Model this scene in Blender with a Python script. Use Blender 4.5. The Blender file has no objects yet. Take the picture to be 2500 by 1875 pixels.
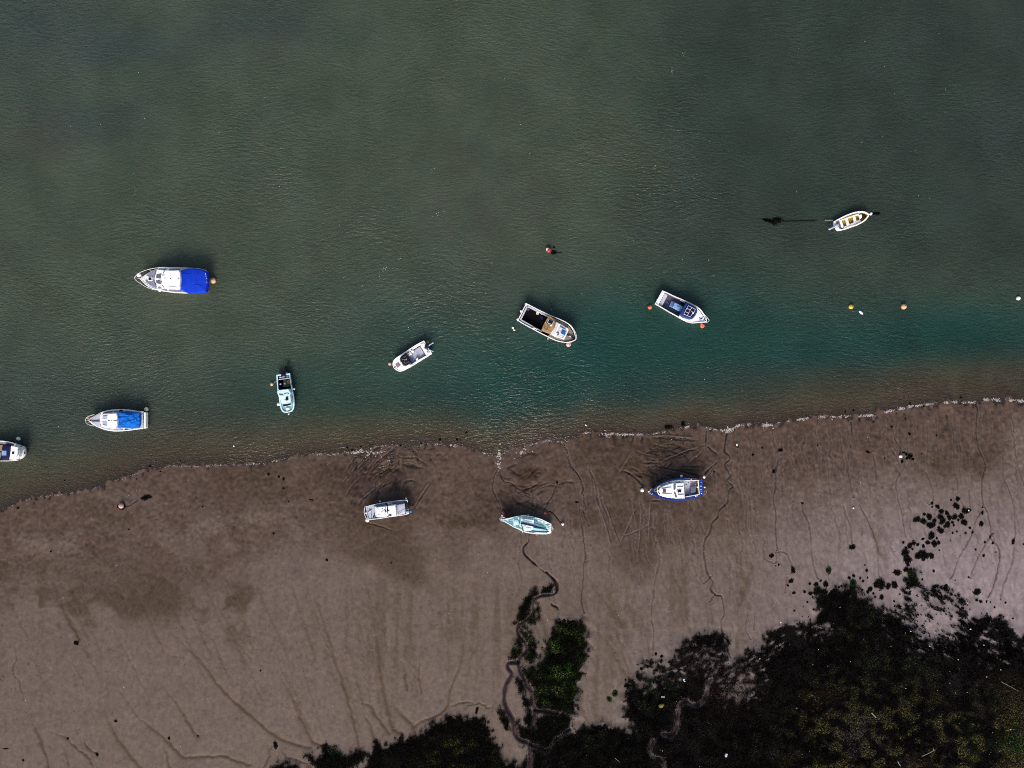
import bpy, bmesh, math, random
import numpy as np
from mathutils import Vector
random.seed(7); RNG=np.random.default_rng(7)
SC=bpy.context.scene; COL=SC.collection
H=92.0; MPP=0.05                      # camera height, metres per photo pixel at the waterline
def at(px,py,z=0.0):
    f=(H-z)/H; return ((px-1250)*MPP*f,(937.5-py)*MPP*f)
def q3(l): return [(x/1.7696,938+y/1.7696) for x,y in l]
def q4(l): return [(1250+x/1.7696,938+y/1.7696) for x,y in l]
def rg(o,s,l): return [(o[0]+x/s,o[1]+y/s) for x,y in l]
def lin(r,g,b):
    f=lambda c:(c/12.92 if c<=.04045 else ((c+.055)/1.055)**2.4)
    return (f(r/255),f(g/255),f(b/255))

# ------------------------------------------------------------------ materials
def new_mat(name):
    m=bpy.data.materials.new(name); m.use_nodes=True; nt=m.node_tree
    return m,nt,nt.nodes['Principled BSDF']
def N(nt,t,**k):
    n=nt.nodes.new(t)
    for a,b in k.items(): setattr(n,a,b)
    return n
def paint(name,c,rough=.4,spec=.4,var=.18,scale=6.,bump=.0,metal=0.,dirt=None,dirt_amt=.35):
    """painted or moulded surface with uneven wear"""
    m,nt,b=new_mat(name); L=nt.links
    tc=N(nt,'ShaderNodeTexCoord'); n1=N(nt,'ShaderNodeTexNoise'); n1.inputs['Scale'].default_value=scale; n1.inputs['Detail'].default_value=6
    n2=N(nt,'ShaderNodeTexNoise'); n2.inputs['Scale'].default_value=scale*.35; n2.inputs['Detail'].default_value=3
    L.new(tc.outputs['Object'],n1.inputs['Vector']); L.new(tc.outputs['Object'],n2.inputs['Vector'])
    mx=N(nt,'ShaderNodeMix',data_type='RGBA'); mx.inputs['A'].default_value=(*[x*(1-var) for x in c],1); mx.inputs['B'].default_value=(*[min(1,x*(1+var*.4)) for x in c],1)
    L.new(n1.outputs['Fac'],mx.inputs['Factor'])
    out=mx.outputs['Result']
    if dirt:
        rp=N(nt,'ShaderNodeValToRGB'); rp.color_ramp.elements[0].position=.52; rp.color_ramp.elements[1].position=.72
        rp.color_ramp.elements[0].color=(0,0,0,1); rp.color_ramp.elements[1].color=(dirt_amt*2,)*3+(1,)
        L.new(n2.outputs['Fac'],rp.inputs['Fac'])
        m2=N(nt,'ShaderNodeMix',data_type='RGBA'); m2.inputs['B'].default_value=(*dirt,1)
        L.new(rp.outputs['Color'],m2.inputs['Factor']); L.new(out,m2.inputs['A']); out=m2.outputs['Result']
    L.new(out,b.inputs['Base Color'])
    b.inputs['Roughness'].default_value=rough; b.inputs['Specular IOR Level'].default_value=spec; b.inputs['Metallic'].default_value=metal
    if bump:
        bp=N(nt,'ShaderNodeBump'); bp.inputs['Strength'].default_value=bump; bp.inputs['Distance'].default_value=.05 if bump<.9 else .35
        L.new(n1.outputs['Fac'],bp.inputs['Height']); L.new(bp.outputs['Normal'],b.inputs['Normal'])
    return m
GREY=(.22,.22,.24)
M={}
M['white']=paint('white_gelcoat',(.80,.81,.82),.35,.4,.10,3,dirt=(.5,.5,.5),dirt_amt=.12)
M['worn']=paint('worn_white_paint',(.62,.65,.70),.6,.3,.30,5,dirt=(.22,.22,.26),dirt_amt=.3)
M['cream']=paint('cream_paint',(.82,.80,.76),.5,.3,.1,3)
M['palegrey']=paint('pale_grey_deck',(.42,.47,.56),.7,.2,.25,8)
M['deckgrey']=paint('grey_nonslip',(.20,.22,.32),.8,.2,.2,14)
M['lilac']=paint('lilac_grey_deck',(.45,.46,.58),.7,.2,.2,6)
M['floor']=paint('slate_blue_deck',(.075,.075,.13),.7,.2,.3,4)
M['black']=paint('black_rubber',(.006,.006,.009),.6,.2,.3,5)
M['dark']=paint('dark_well',(.005,.005,.007),.9,.05,.3,5)
M['navy']=paint('navy_canvas',(.006,.007,.055),.7,.2,.3,8,.2)
M['navyhull']=paint('navy_blue_paint',(.010,.035,.22),.3,.4,.25,6,dirt=(.05,.07,.15),dirt_amt=.3)
M['cabinblue']=paint('blue_cabin_paint',(.008,.040,.20),.5,.3,.3,4)
M['tarp']=paint('royal_blue_canvas',(.002,.035,.50),.75,.15,.3,1.6,.3)
M['tarp2']=paint('bright_blue_canvas',(.002,.13,.58),.75,.15,.3,2.,.95)
M['hatchblue']=paint('blue_hatch',(.004,.09,.36),.4,.4,.15,5)
M['boxblue']=paint('light_blue_box',(.20,.33,.60),.5,.3,.2,5)
M['midblue']=paint('mid_blue_box',(.06,.15,.32),.5,.3,.2,5)
M['cyan']=paint('pale_cyan_paint',(.56,.79,.86),.45,.35,.15,5,dirt=(.3,.5,.58),dirt_amt=.25)
M['cyandeck']=paint('grey_cyan_deck',(.20,.36,.44),.7,.2,.35,8)
M['bluegun']=paint('sky_blue_paint',(.18,.42,.70),.45,.35,.2,5)
M['teal']=paint('teal_paint',(.14,.32,.38),.6,.3,.4,9)
M['turq']=paint('turquoise_paint',(.45,.70,.77),.5,.3,.25,7)
M['turqpale']=paint('pale_turquoise_paint',(.68,.82,.84),.45,.3,.2,6,dirt=(.3,.45,.5),dirt_amt=.2)
M['tan']=paint('tan_weathered_roof',(.33,.215,.11),.7,.2,.45,7,dirt=(.14,.08,.04),dirt_amt=.4)
M['brown']=paint('varnished_wood',(.14,.05,.022),.45,.3,.4,9)
M['khaki']=paint('khaki_deck',(.24,.22,.18),.7,.2,.5,9,dirt=(.12,.11,.1),dirt_amt=.4)
M['olive']=paint('olive_brown_bilge',(.46,.30,.02),.5,.3,.5,10)
M['mat']=paint('dull_brown_mat',(.14,.13,.095),.8,.1,.4,9)
M['glass']=paint('dark_window',(.004,.005,.012),.12,.5,.2,4)
M['glassgrey']=paint('grey_window',(.11,.13,.19),.2,.5,.35,7)
M['glasspale']=paint('pale_window',(.36,.43,.56),.2,.5,.2,6)
M['steel']=paint('stainless_rail',(.55,.55,.60),.3,.5,.1,8,metal=.5)
M['rail']=paint('white_rail',(.68,.66,.72),.4,.4,.1,8)
M['pinkish']=paint('faded_pink_hatch',(.26,.17,.18),.6,.2,.3,8)
M['mustard']=paint('mustard_rope',(.22,.19,.05),.9,.1,.6,18)
M['silver']=paint('silver_motor',(.38,.45,.60),.35,.5,.2,7)
M['motor']=paint('navy_motor_cowl',(.010,.014,.06),.3,.5,.3,7)
M['rope']=paint('pale_rope',(.42,.38,.38),.9,.1,.3,30)
M['darkrope']=paint('wet_dark_rope',(.012,.011,.012),.8,.1,.3,20)
M['green']=paint('mint_box',(.30,.62,.50),.5,.3,.1,7)
M['red']=paint('faded_red_plastic',(.42,.08,.09),.5,.3,.3,7)
M['orangeb']=paint('orange_buoy_plastic',(.62,.15,.07),.5,.3,.3,5,dirt=(.35,.09,.05),dirt_amt=.4)
M['whiteb']=paint('white_buoy_plastic',(.80,.78,.80),.45,.35,.15,5)
M['creamb']=paint('cream_buoy_plastic',(.80,.76,.55),.5,.3,.1,5)
M['beigeb']=paint('beige_buoy_plastic',(.62,.37,.22),.55,.3,.25,5,dirt=(.32,.18,.09),dirt_amt=.4)
M['pinkb']=paint('faded_pink_buoy_plastic',(.66,.37,.33),.55,.3,.3,5,dirt=(.34,.15,.11),dirt_amt=.4)
M['yellowb']=paint('yellow_buoy_plastic',(.60,.40,.04),.5,.3,.2,5,dirt=(.35,.22,.02),dirt_amt=.4)
M['oliveb']=paint('algae_olive_buoy_plastic',(.24,.20,.06),.6,.2,.4,6,dirt=(.1,.09,.03),dirt_amt=.5)
M['redb']=paint('dull_red_buoy_plastic',(.26,.035,.03),.5,.3,.4,6,dirt=(.07,.015,.015),dirt_amt=.5)
M['blueb']=paint('blue_buoy_plastic',(.02,.15,.44),.5,.3,.25,6)

# ------------------------------------------------------------------ mesh helpers
def mesh_np(name,V,F,cols=None,extra=None):
    me=bpy.data.meshes.new(name); V=np.ascontiguousarray(V,dtype=np.float32); F=np.ascontiguousarray(F,dtype=np.int32)
    n,k=F.shape
    me.vertices.add(len(V)); me.vertices.foreach_set('co',V.ravel())
    me.loops.add(n*k); me.loops.foreach_set('vertex_index',F.ravel())
    me.polygons.add(n); me.polygons.foreach_set('loop_start',np.arange(0,n*k,k,dtype=np.int32))
    me.update(calc_edges=True)
    if cols is not None:
        a=me.color_attributes.new('Col','FLOAT_COLOR','POINT')
        c=np.ones((len(V),4),np.float32); c[:,:3]=cols; a.data.foreach_set('color',c.ravel())
    for nm,arr in (extra or {}).items():
        a=me.attributes.new(nm,'FLOAT','POINT'); a.data.foreach_set('value',np.ascontiguousarray(arr,dtype=np.float32))
    return me
def link(name,me,mat=None,parent=None,loc=(0,0,0),smooth=False):
    o=bpy.data.objects.new(name,me); COL.objects.link(o); o.location=loc
    if mat is not None: me.materials.append(mat)
    if parent: o.parent=parent
    if smooth: me.polygons.foreach_set('use_smooth',np.ones(len(me.polygons),dtype=bool))
    return o
def tag(o,label,cat,group=None,kind=None):
    if label: o['label']=label
    if cat: o['category']=cat
    if group: o['group']=group
    if kind: o['kind']=kind
    return o
def bm_mesh(name,bm):
    bmesh.ops.recalc_face_normals(bm,faces=bm.faces)
    me=bpy.data.meshes.new(name); bm.to_mesh(me); bm.free(); return me
def cat(pts,n=6):
    """Catmull-Rom through an open list of points"""
    P=[np.array(p,float) for p in pts]; P=[2*P[0]-P[1]]+P+[2*P[-1]-P[-2]]; out=[]
    for i in range(1,len(P)-2):
        for k in range(n):
            t=k/n; a,b,c,d=P[i-1:i+3]
            out.append(.5*((2*b)+(-a+c)*t+(2*a-5*b+4*c-d)*t*t+(-a+3*b-3*c+d)*t**3))
    out.append(P[-2]); return [tuple(p) for p in out]
def catc(pts,n=5):
    P=[np.array(p,float) for p in pts]; m=len(P); out=[]
    for i in range(m):
        a,b,c,d=P[i-1],P[i],P[(i+1)%m],P[(i+2)%m]
        for k in range(n):
            t=k/n; out.append(.5*((2*b)+(-a+c)*t+(2*a-5*b+4*c-d)*t*t+(-a+3*b-3*c+d)*t**3))
    return [tuple(p) for p in out]
def ccw(p):
    a=sum(p[i-1][0]*p[i][1]-p[i][0]*p[i-1][1] for i in range(len(p)))
    return list(p) if a>0 else list(p)[::-1]
def inset(p,d):
    n=len(p); out=[]
    for i in range(n):
        a,b,c=[np.array(p[j%n][:2]) for j in (i-1,i,i+1)]
        u=b-a; v=c-b; u=u/(np.linalg.norm(u)+1e-9); v=v/(np.linalg.norm(v)+1e-9)
        nu=np.array((-u[1],u[0])); nv=np.array((-v[1],v[0])); m=nu+nv; L=np.linalg.norm(m)
        m=m/L if L>1e-6 else nu
        k=d/max(.45,float(np.dot(m,nu))); q=b+m*k; out.append((q[0],q[1]))
    return out
def rings_bm(bm,rings,cap0=True,cap1=True):
    vs=[[bm.verts.new(p) for p in r] for r in rings]; n=len(vs[0])
    for a,b in zip(vs,vs[1:]):
        for i in range(n):
            try: bm.faces.new((a[i],a[(i+1)%n],b[(i+1)%n],b[i]))
            except ValueError: pass
    if cap0: bm.faces.new(vs[0][::-1])
    if cap1: bm.faces.new(vs[-1])
def prism_bm(bm,poly,z0,z1,bev=.02,dome=0.):
    p=ccw(poly); r=[[(x,y,z0) for x,y in p]]
    if bev>0:
        r+=[[(x,y,z1-bev) for x,y in p],[(x,y,z1-bev*.3) for x,y in inset(p,bev*.35)],[(x,y,z1) for x,y in inset(p,bev)]]
        if dome>0:
            c=np.mean(np.array(p),axis=0); q=inset(p,bev)
            for t,h in ((.75,.45),(.5,.75),(.25,.95)): r.append([(c[0]+(x-c[0])*t,c[1]+(y-c[1])*t,z1+dome*h) for x,y in q])
    else: r.append([(x,y,z1) for x,y in p])
    rings_bm(bm,r)
def tube_bm(bm,pts,rad,n=6,cap=True):
    P=[Vector(p) for p in pts]; rings=[]
    for i,p in enumerate(P):
        t=(P[min(i+1,len(P)-1)]-P[max(i-1,0)]).normalized()
        a=t.cross(Vector((0,0,1)))
        if a.length<1e-3: a=t.cross(Vector((0,1,0)))
        a.normalize(); b=t.cross(a)
        rr=rad[i] if isinstance(rad,(list,tuple)) else rad
        rings.append([tuple(p+(a*math.cos(k*2*math.pi/n)+b*math.sin(k*2*math.pi/n))*rr) for k in range(n)])
    rings_bm(bm,rings,cap,cap)
def ball_bm(bm,c,r,sx=1,sy=1,sz=1,u=14,v=9):
    m=bmesh.ops.create_uvsphere(bm,u_segments=u,v_segments=v,radius=r)
    for x in m['verts']: x.co=Vector((x.co.x*sx+c[0],x.co.y*sy+c[1],x.co.z*sz+c[2]))
RIP=0.2
# ------------------------------------------------------------------ the ground as one sheet
shore=q3([(-700,700),(-300,620),(0,545),(140,492),(250,478),(380,460),(500,415),(590,385),(640,363),(730,352),(850,355),(940,348),(1040,347),(1150,340),(1250,318),(1330,300),(1430,303),(1540,290),(1620,270),(1720,265),(1830,263),(1900,258),(1980,265),(2090,298),(2150,312),(2190,290)])+\
 q4([(0,278),(40,272),(100,255),(150,243),(220,250),(260,240),(300,212),(350,205),(400,212),(500,217),(600,215),(660,205),(740,187),(800,175),(840,185),(880,195),(935,205),(970,180),(1030,172),(1100,178),(1150,165),(1250,150),(1330,140),(1400,140),(1480,138),(1560,132),(1630,115),(1700,100),(1800,85),(1900,75),(1990,78),(2050,65),(2150,68),(2212,72),(2500,60),(2900,40)])
sx=np.array([at(*p)[0] for p in shore]); sy=np.array([at(*p)[1] for p in shore])
def geo(a,step,end):
    o=[];s=step;v=a
    while v<end: s*=1.35; v+=s; o.append(v)
    return np.array(o)
GS=0.09
cx=np.arange(-66,66,GS); cy=np.arange(-50.5,4.5,GS)
gx=np.concatenate([-geo(66,GS,2600)[::-1],cx,geo(66,GS,2600)])
yy=np.arange(5.2,54,1.2)
gy=np.concatenate([-geo(50.5,GS,2600)[::-1],cy,yy,geo(yy[-1],1.2,2600)])
X,Y=np.meshgrid(gx,gy)
i0=int(np.searchsorted(gx,cx[0]-1e-6)); j0=int(np.searchsorted(gy,cy[0]-1e-6)); NX,NY=len(cx),len(cy)
core=(slice(j0,j0+NY),slice(i0,i0+NX))
def prof(x,y):
    d=(np.interp(x,sx,sy)-y)*.97
    return np.where(d>0,4*(1-np.exp(-np.maximum(d,0)*.05/4)),-3.2*(1-np.exp(-np.maximum(-d,0)*.085/3.2)))
def noise(seed,lx,ly,ang=0.,shape=None):
    ny,nx=shape or (NY,NX); r=np.random.default_rng(seed).standard_normal((ny,nx))
    fx=np.fft.fftfreq(nx,GS)[None,:]; fy=np.fft.fftfreq(ny,GS)[:,None]
    c,s=math.cos(ang),math.sin(ang); u=fx*c+fy*s; v=-fx*s+fy*c
    g=np.fft.ifft2(np.fft.fft2(r)*np.exp(-2*(math.pi**2)*((u*lx)**2+(v*ly)**2))).real
    return (g-g.mean())/g.std()
h=prof(X,Y); hp=h.copy()
f=H/(H-hp); PXf=1250+X*f/MPP; PYf=937.5-Y*f/MPP
PX=PXf[core]; PY=PYf[core]
hc=np.zeros((NY,NX))                                    # relief added to the slope
sm=lambda a,b,x: (lambda t:t*t*(3-2*t))(np.clip((x-a)/(b-a),0,1))
shorepy=np.interp(PX,[p[0] for p in shore],[p[1] for p in shore]); DS=PY-shorepy     # px below the waterline
def blob(cx_,cy_,rx,ry,a=0.,P=None):
    px,py=P or (PX,PY); c,s=math.cos(a),math.sin(a); u=(px-cx_)*c+(py-cy_)*s; v=-(px-cx_)*s+(py-cy_)*c
    return np.exp(-((u/rx)**2+(v/ry)**2))
n_big=noise(1,3.2,2.4); n_mid=noise(2,1.1,.9); n_sm=noise(3,.35,.3); n_fine=noise(4,.13,.13); n_str=noise(5,.22,4.5); n_str2=noise(6,.6,7.)
n_gr=noise(8,.10,.22)
def P3(c): return np.array(lin(*c))
def mixc(A,B,t): return A+(B-A)*t[...,None]
KA=.80
col=np.broadcast_to(P3((102,88,81)),(NY,NX,3)).copy()
# browner wet band under the waterline, with a blotchy lower edge at the left
edge=np.interp(PX,[-100,150,420,520,700,900,1250,1500,1800,2100,2500],[1400,1430,1455,1500,1410,1330,1290,1330,1330,1190,1100])
t=sm(75,-65,PY-edge-n_big*38-n_mid*20-n_sm*5)
pale=np.clip(blob(480,1330,190,60)+blob(620,1290,160,50)+blob(110,1330,160,40)+blob(330,1210,110,30)+.6*blob(240,1410,120,40),0,1)*sm(-.6,.9,n_mid+.5*n_big)
col=mixc(col,P3((83,67,59)),t*(1-.75*pale))
col=mixc(col,P3((70,56,46)),t*.55*sm(.2,1.6,n_big*.7+n_mid*.6)*(1-pale))
for (a,b,c,d) in ((150,1480,80,60),(330,1420,120,60),(560,1440,90,60),(60,1430,70,40),(560,1500,60,50)):
    col=mixc(col,P3((74,60,50)),.75*np.clip(blob(a,b,c*1.25,d*1.25)*1.3,0,1)*sm(-.3,1.1,n_mid+.7*n_sm+.5*n_big+.25*n_fine))
# paler lilac mud to the right
tr=sm(1700,2350,PX)*sm(1130,1420,PY)
col=mixc(col,P3((142,129,133)),tr*.9)
tl=sm(1300,1700,PX)*sm(1350,1600,PY)*(1-tr)
col=mixc(col,P3((110,100,97)),tl*.6)
# long drainage streaks running down the slope
s1=sm(.3,1.9,n_str)*.22*sm(20,120,DS)
col=mixc(col,P3((84,70,58)),s1*(1-.4*tr))
col=mixc(col,P3((112,102,98)),sm(.5,1.8,-n_str2)*.15*sm(60,200,DS))
for (a,b,c,d,e) in ((1750,1330,45,110,-.35),(1800,1250,50,90,-.4),(2110,1260,30,120,-.3),(1660,1450,30,110,0),(1450,1600,60,140,-.3),(1180,1500,200,90,0),(950,1560,170,120,0),(1550,1500,40,100,-.2)):
    col=mixc(col,P3((82,68,55)),.6*blob(a,b,c,d,e)*sm(-.9,1.1,n_str+.6*n_sm))
# scoured dark mud beside the grounded boats
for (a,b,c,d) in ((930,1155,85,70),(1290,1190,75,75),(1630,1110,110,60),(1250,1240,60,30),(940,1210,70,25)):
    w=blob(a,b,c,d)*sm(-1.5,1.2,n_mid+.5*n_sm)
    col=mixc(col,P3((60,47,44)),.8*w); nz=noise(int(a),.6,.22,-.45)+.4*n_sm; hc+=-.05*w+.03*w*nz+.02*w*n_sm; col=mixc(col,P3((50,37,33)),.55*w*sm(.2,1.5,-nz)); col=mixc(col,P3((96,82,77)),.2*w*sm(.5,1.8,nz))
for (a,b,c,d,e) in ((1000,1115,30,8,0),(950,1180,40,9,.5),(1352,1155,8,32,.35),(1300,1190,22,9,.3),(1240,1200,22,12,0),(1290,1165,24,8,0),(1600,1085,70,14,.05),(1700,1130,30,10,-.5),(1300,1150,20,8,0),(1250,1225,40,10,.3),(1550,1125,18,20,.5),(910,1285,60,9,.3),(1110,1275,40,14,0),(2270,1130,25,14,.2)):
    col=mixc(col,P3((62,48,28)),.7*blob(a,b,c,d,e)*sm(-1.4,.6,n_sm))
n_ang=noise(44,.09,.3,.25)
tex=sm(260,90,DS)+.35
col*=(1+.03*n_sm*tex+.09*n_fine*np.minimum(1.2,tex+.2)+.05*n_gr+.05*n_ang*sm(1200,1600,PX))[...,None]
hc+=(.005*n_sm+.007*n_gr+.009*n_fine)*sm(-60,10,DS)*(sm(350,120,DS)*.7+.5)+.012*n_mid*sm(0,50,DS)
rgt=sm(1800,2300,PX)*sm(200,30,DS)
hc+=.022*rgt*noise(9,.28,.5,.2)+.012*sm(1250,1700,PX)*noise(10,.2,.45,.1)*sm(0,60,DS)
def near(poly,reach):
    """distance in photo pixels to a polyline, on a window of the core grid"""
    a=np.array(poly); x0,x1=a[:,0].min()-reach,a[:,0].max()+reach; y0,y1=a[:,1].min()-reach,a[:,1].max()+reach
    k=.04
    I0=max(0,int(((x0-1250)*MPP-abs(x0-1250)*MPP*k-1-cx[0])/GS)); I1=min(NX,int(((x1-1250)*MPP+abs(x1-1250)*MPP*k+1-cx[0])/GS)+1)
    J0=max(0,int(((937.5-y1)*MPP-1-cy[0])/GS)); J1=min(NY,int(((937.5-y0)*MPP+abs(937.5-y0)*MPP*k+1-cy[0])/GS)+1)
    if I1<=I0 or J1<=J0: return None
    w=(slice(J0,J1),slice(I0,I1)); px,py=PX[w],PY[w]; D=np.full(px.shape,1e9); S=np.zeros(px.shape); ns=len(a)-1
    for si,((ax,ay),(bx,by)) in enumerate(zip(a[:-1],a[1:])):
        dx,dy=bx-ax,by-ay; L=dx*dx+dy*dy+1e-9
        t=np.clip(((px-ax)*dx+(py-ay)*dy)/L,0,1); d_=np.hypot(px-ax-t*dx,py-ay-t*dy); k_=d_<D; S=np.where(k_,(si+t)/ns,S); D=np.where(k_,d_,D)
    return w,D,S
def groove(poly,wd,depth,c=None,ca=.6,jit=1.0,bank=.0,curve=True,tp='both'):
    p=cat(poly,5) if curve else poly
    g=np.random.default_rng(int(abs(poly[0][0]*7+poly[0][1]*3)))
    p=[(x+g.normal()*jit,y+g.normal()*jit) for x,y in p]
    r=near(p,wd*4+6)
    if r is None: return
    w,D,S=r; D=D*(1+.18*n_sm[w]); T=np.minimum(1,np.sin(np.pi*np.clip(S,0,1))*1.6)**.7 if tp=='both' else (sm(-.02,.6,S) if tp=='start' else 1+0*S); k=T*np.exp(-(D/(wd*(.45+.55*T)))**2)
    hc[w]-=depth*1.7*k
    if bank: col[w]=mixc(col[w],P3((128,115,111)),.2*T*np.exp(-((D-wd*2.1)/(wd*.9))**2))  # banks lightened in colour to stand in for lit relief edges
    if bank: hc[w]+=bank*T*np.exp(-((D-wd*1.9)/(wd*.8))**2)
    if c is not None: col[w]=mixc(col[w],P3(c),ca*T*np.exp(-(D/(wd*(.5+.55*T)))**2))
WET_SHADE=(48,36,36); STAIN=(76,58,42)  # runnels: wet mud tone, darkened further in colour for channel shade
R4=lambda l: rg((1180,1400),3.4927,l)
rivs=[[(225,255),(240,300),(262,360),(290,400),(305,450),(310,520),(305,600),(310,680),(318,740),(310,800),(308,850),(300,920),(310,985)],
[(1125,190),(1130,240),(1150,290),(1150,330),(1140,370),(1140,430),(1130,490),(1140,560),(1138,620),(1145,700),(1142,725)],
[(1145,725),(1180,725),(1200,750),(1210,790)],[(1142,725),(1140,770),(1100,760)],
[(1250,510),(1265,560),(1285,610),(1292,680),(1300,760),(1315,820),(1325,840)],
[(1465,160),(1470,230),(1455,300),(1450,360),(1462,420),(1475,490)],[(1430,520),(1450,580),(1465,620),(1470,690)],
[(1500,520),(1530,570),(1560,640),(1580,700),(1585,800),(1590,840)],[(1640,280),(1680,360),(1660,420),(1670,500),(1690,580),(1700,660)],
[(2000,70),(2010,110),(2005,190),(2010,250),(2030,310),(2045,350),(2035,400),(2030,460),(2040,520),(2060,570),(2070,640),(2065,660),(2100,700),(2110,740),(2100,800),(2085,860),(2060,920)],
[(2150,160),(2170,240),(2180,300),(2200,390),(2240,500)],[(2120,300),(2125,400),(2150,460),(2170,540),(2175,640),(2160,690)],
[(2025,550),(2000,600),(1985,650),(1960,700),(1930,750),(1915,800),(1895,840)],[(1790,380),(1815,450),(1820,500),(1800,520)],[(1925,400),(1925,470)],[(1975,450),(1980,530)],
[(630,690),(640,760),(620,840),(608,930),(603,1000),(612,1060),(610,1170)],
[(1640,190),(1660,240),(1690,300),(1700,360)],[(1320,150),(1310,230),(1320,300)],[(1560,300),(1575,380),(1570,430)],[(840,200),(838,280)],
[(2080,640),(2040,700),(2000,780),(1980,840)],[(2170,700),(2160,780),(2130,850),(2110,930)],[(1190,830),(1180,900)],[(860,830),(830,860)],[(880,905),(850,940)],
[(1020,980),(1010,1050),(1030,1100)],[(1050,1000),(1045,1060)]]
for i,l in enumerate(rivs): groove(q4(l),1.35,.05,WET_SHADE if i in (0,1,9) else (72,58,56),.8 if i in (0,1,9) else .6,.7,.03,tp='none')
groove(q4([(930,210),(922,250),(920,290),(940,310),(935,330),(920,345),(935,375),(945,395),(930,415),(955,440),(940,455),(935,480),(930,510),(895,545),(890,570),(865,600),(855,640),(835,670),(828,720),(835,770),(850,825),(868,850),(860,880),(880,910),(905,915),(915,960),(918,990),(905,1020),(908,1060),(915,1090),(935,1110),(930,1140),(945,1180)]),1.5,.08,(54,41,41),.7,.3,.03,tp='none')
rgts=random.Random(5)
for k in range(26):                                     # fine rivulets combing the upper mud at the right
    x=1800+k*27+rgts.uniform(-8,8); y0=np.interp(x,[p[0] for p in shore],[p[1] for p in shore])+rgts.uniform(4,25); l=rgts.uniform(60,190)
    groove([(x+rgts.uniform(-4,4)+l*t*.08,y0+l*t) for t in (0,.2,.4,.6,.8,1)],1.4,.035,(76,62,59),.5,1.2,.02)
for l in ([(1250,460),(1300,570),(1310,650),(1340,760),(1400,820),(1470,920),(1510,1010),(1515,1090),(1485,1150),(1490,1250),(1500,1350),(1485,1450),(1490,1600)],[(1510,1220),(1545,1290),(1540,1350)],[(1500,1340),(1540,1430),(1590,1560)],[(1590,800),(1680,1000),(1700,1200),(1760,1400),(1830,1640)],[(1760,1200),(1800,1330),(1890,1520),(1950,1650)],
 [(375,620),(400,680),(385,740),(365,800),(310,900),(290,1020),(295,1080),(340,1180),(390,1290),(400,1350)],[(375,820),(410,910),(460,970),(540,990),(610,1050),(600,1090),(650,1130),(720,1150),(800,1205),(730,1250),(600,1280)],[(1160,1010),(1100,1150),(1040,1260),(1000,1350)],[(1060,1370),(1130,1420),(1180,1490),(1225,1545)]):
    groove(rg((1150,1000),5.53,l),1.1,.06,WET_SHADE,.8,.6,.02,tp='none')
groove(rg((1150,1000),5.53,[(260,60),(210,180),(160,240),(200,300),(220,380),(260,460),(330,510),(350,560),(375,620)]),3.,.22,(24,46,52),.9,.3)
for l in ([(690,540),(640,650),(560,760),(470,920)],[(430,900),(300,1050),(225,1200)],[(345,1110),(320,1200),(290,1280)],[(280,870),(200,970)],[(400,730),(320,840)],[(640,600),(500,690),(400,780)],[(500,560),(360,640),(190,890)],[(880,770),(790,840),(700,900)],[(740,660),(640,760),(590,820)],[(900,700),(800,780),(680,830)],[(620,430),(520,470),(400,560)]):
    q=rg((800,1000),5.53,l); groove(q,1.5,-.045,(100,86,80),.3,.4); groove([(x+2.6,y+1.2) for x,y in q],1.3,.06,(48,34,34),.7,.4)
for l in ([(900,950),(700,1060),(500,1180),(420,1300)],[(740,1000),(560,1130)],[(950,640),(1060,650),(1190,650)],[(960,640),(970,770)],[(1000,1160),(1020,1040),(1060,970),(1120,955),(1200,980)],[(470,1520),(700,1570),(900,1640)],[(1380,990),(1320,1100),(1260,1180),(1160,1350)],[(1200,650),(1230,690)],[(920,640),(760,650)]):
    groove(rg((800,1000),5.53,l),1.6,.06,(56,41,31),.6,.6,.015)
for l in ([(490,380),(700,390),(900,410),(1140,420)],[(530,480),(650,500),(880,520)],[(500,760),(700,790),(1000,860),(1200,900)],[(110,820),(200,860),(300,940),(400,1030)],[(1400,690),(1300,840)],[(1390,700),(1210,880)],[(1240,480),(1310,540),(1400,620)],[(850,620),(980,560),(1110,540)],[(380,720),(480,720),(600,730)],[(500,1225),(620,1230)],[(880,770),(1160,770)]):
    groove(rg((1500,1000),5.53,l),1.6,.08,(40,28,30),.75,.6,.015)
for l in ([(600,720),(700,660),(800,620),(950,560),(1200,470)],[(1000,720),(1060,650),(1120,610),(1200,520)],[(230,570),(160,690),(60,850)],[(480,360),(700,350),(900,370),(1100,375)]):
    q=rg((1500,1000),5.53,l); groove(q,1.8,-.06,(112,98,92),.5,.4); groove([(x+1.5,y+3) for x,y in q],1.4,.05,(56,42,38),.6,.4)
for l in ([(540,520),(500,610),(455,705)],[(560,530),(553,620),(543,725)],[(598,500),(592,600),(590,690)],[(400,510),(430,600),(463,690)],[(365,500),(400,600),(430,705)],[(455,660),(520,640),(600,600)]):
    q=q4(l); groove(q,1.5,-.05,(124,110,107),.7,.4); groove([(x+2.4,y) for x,y in q],1.3,.06,(56,43,42),.75,.4)
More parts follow.
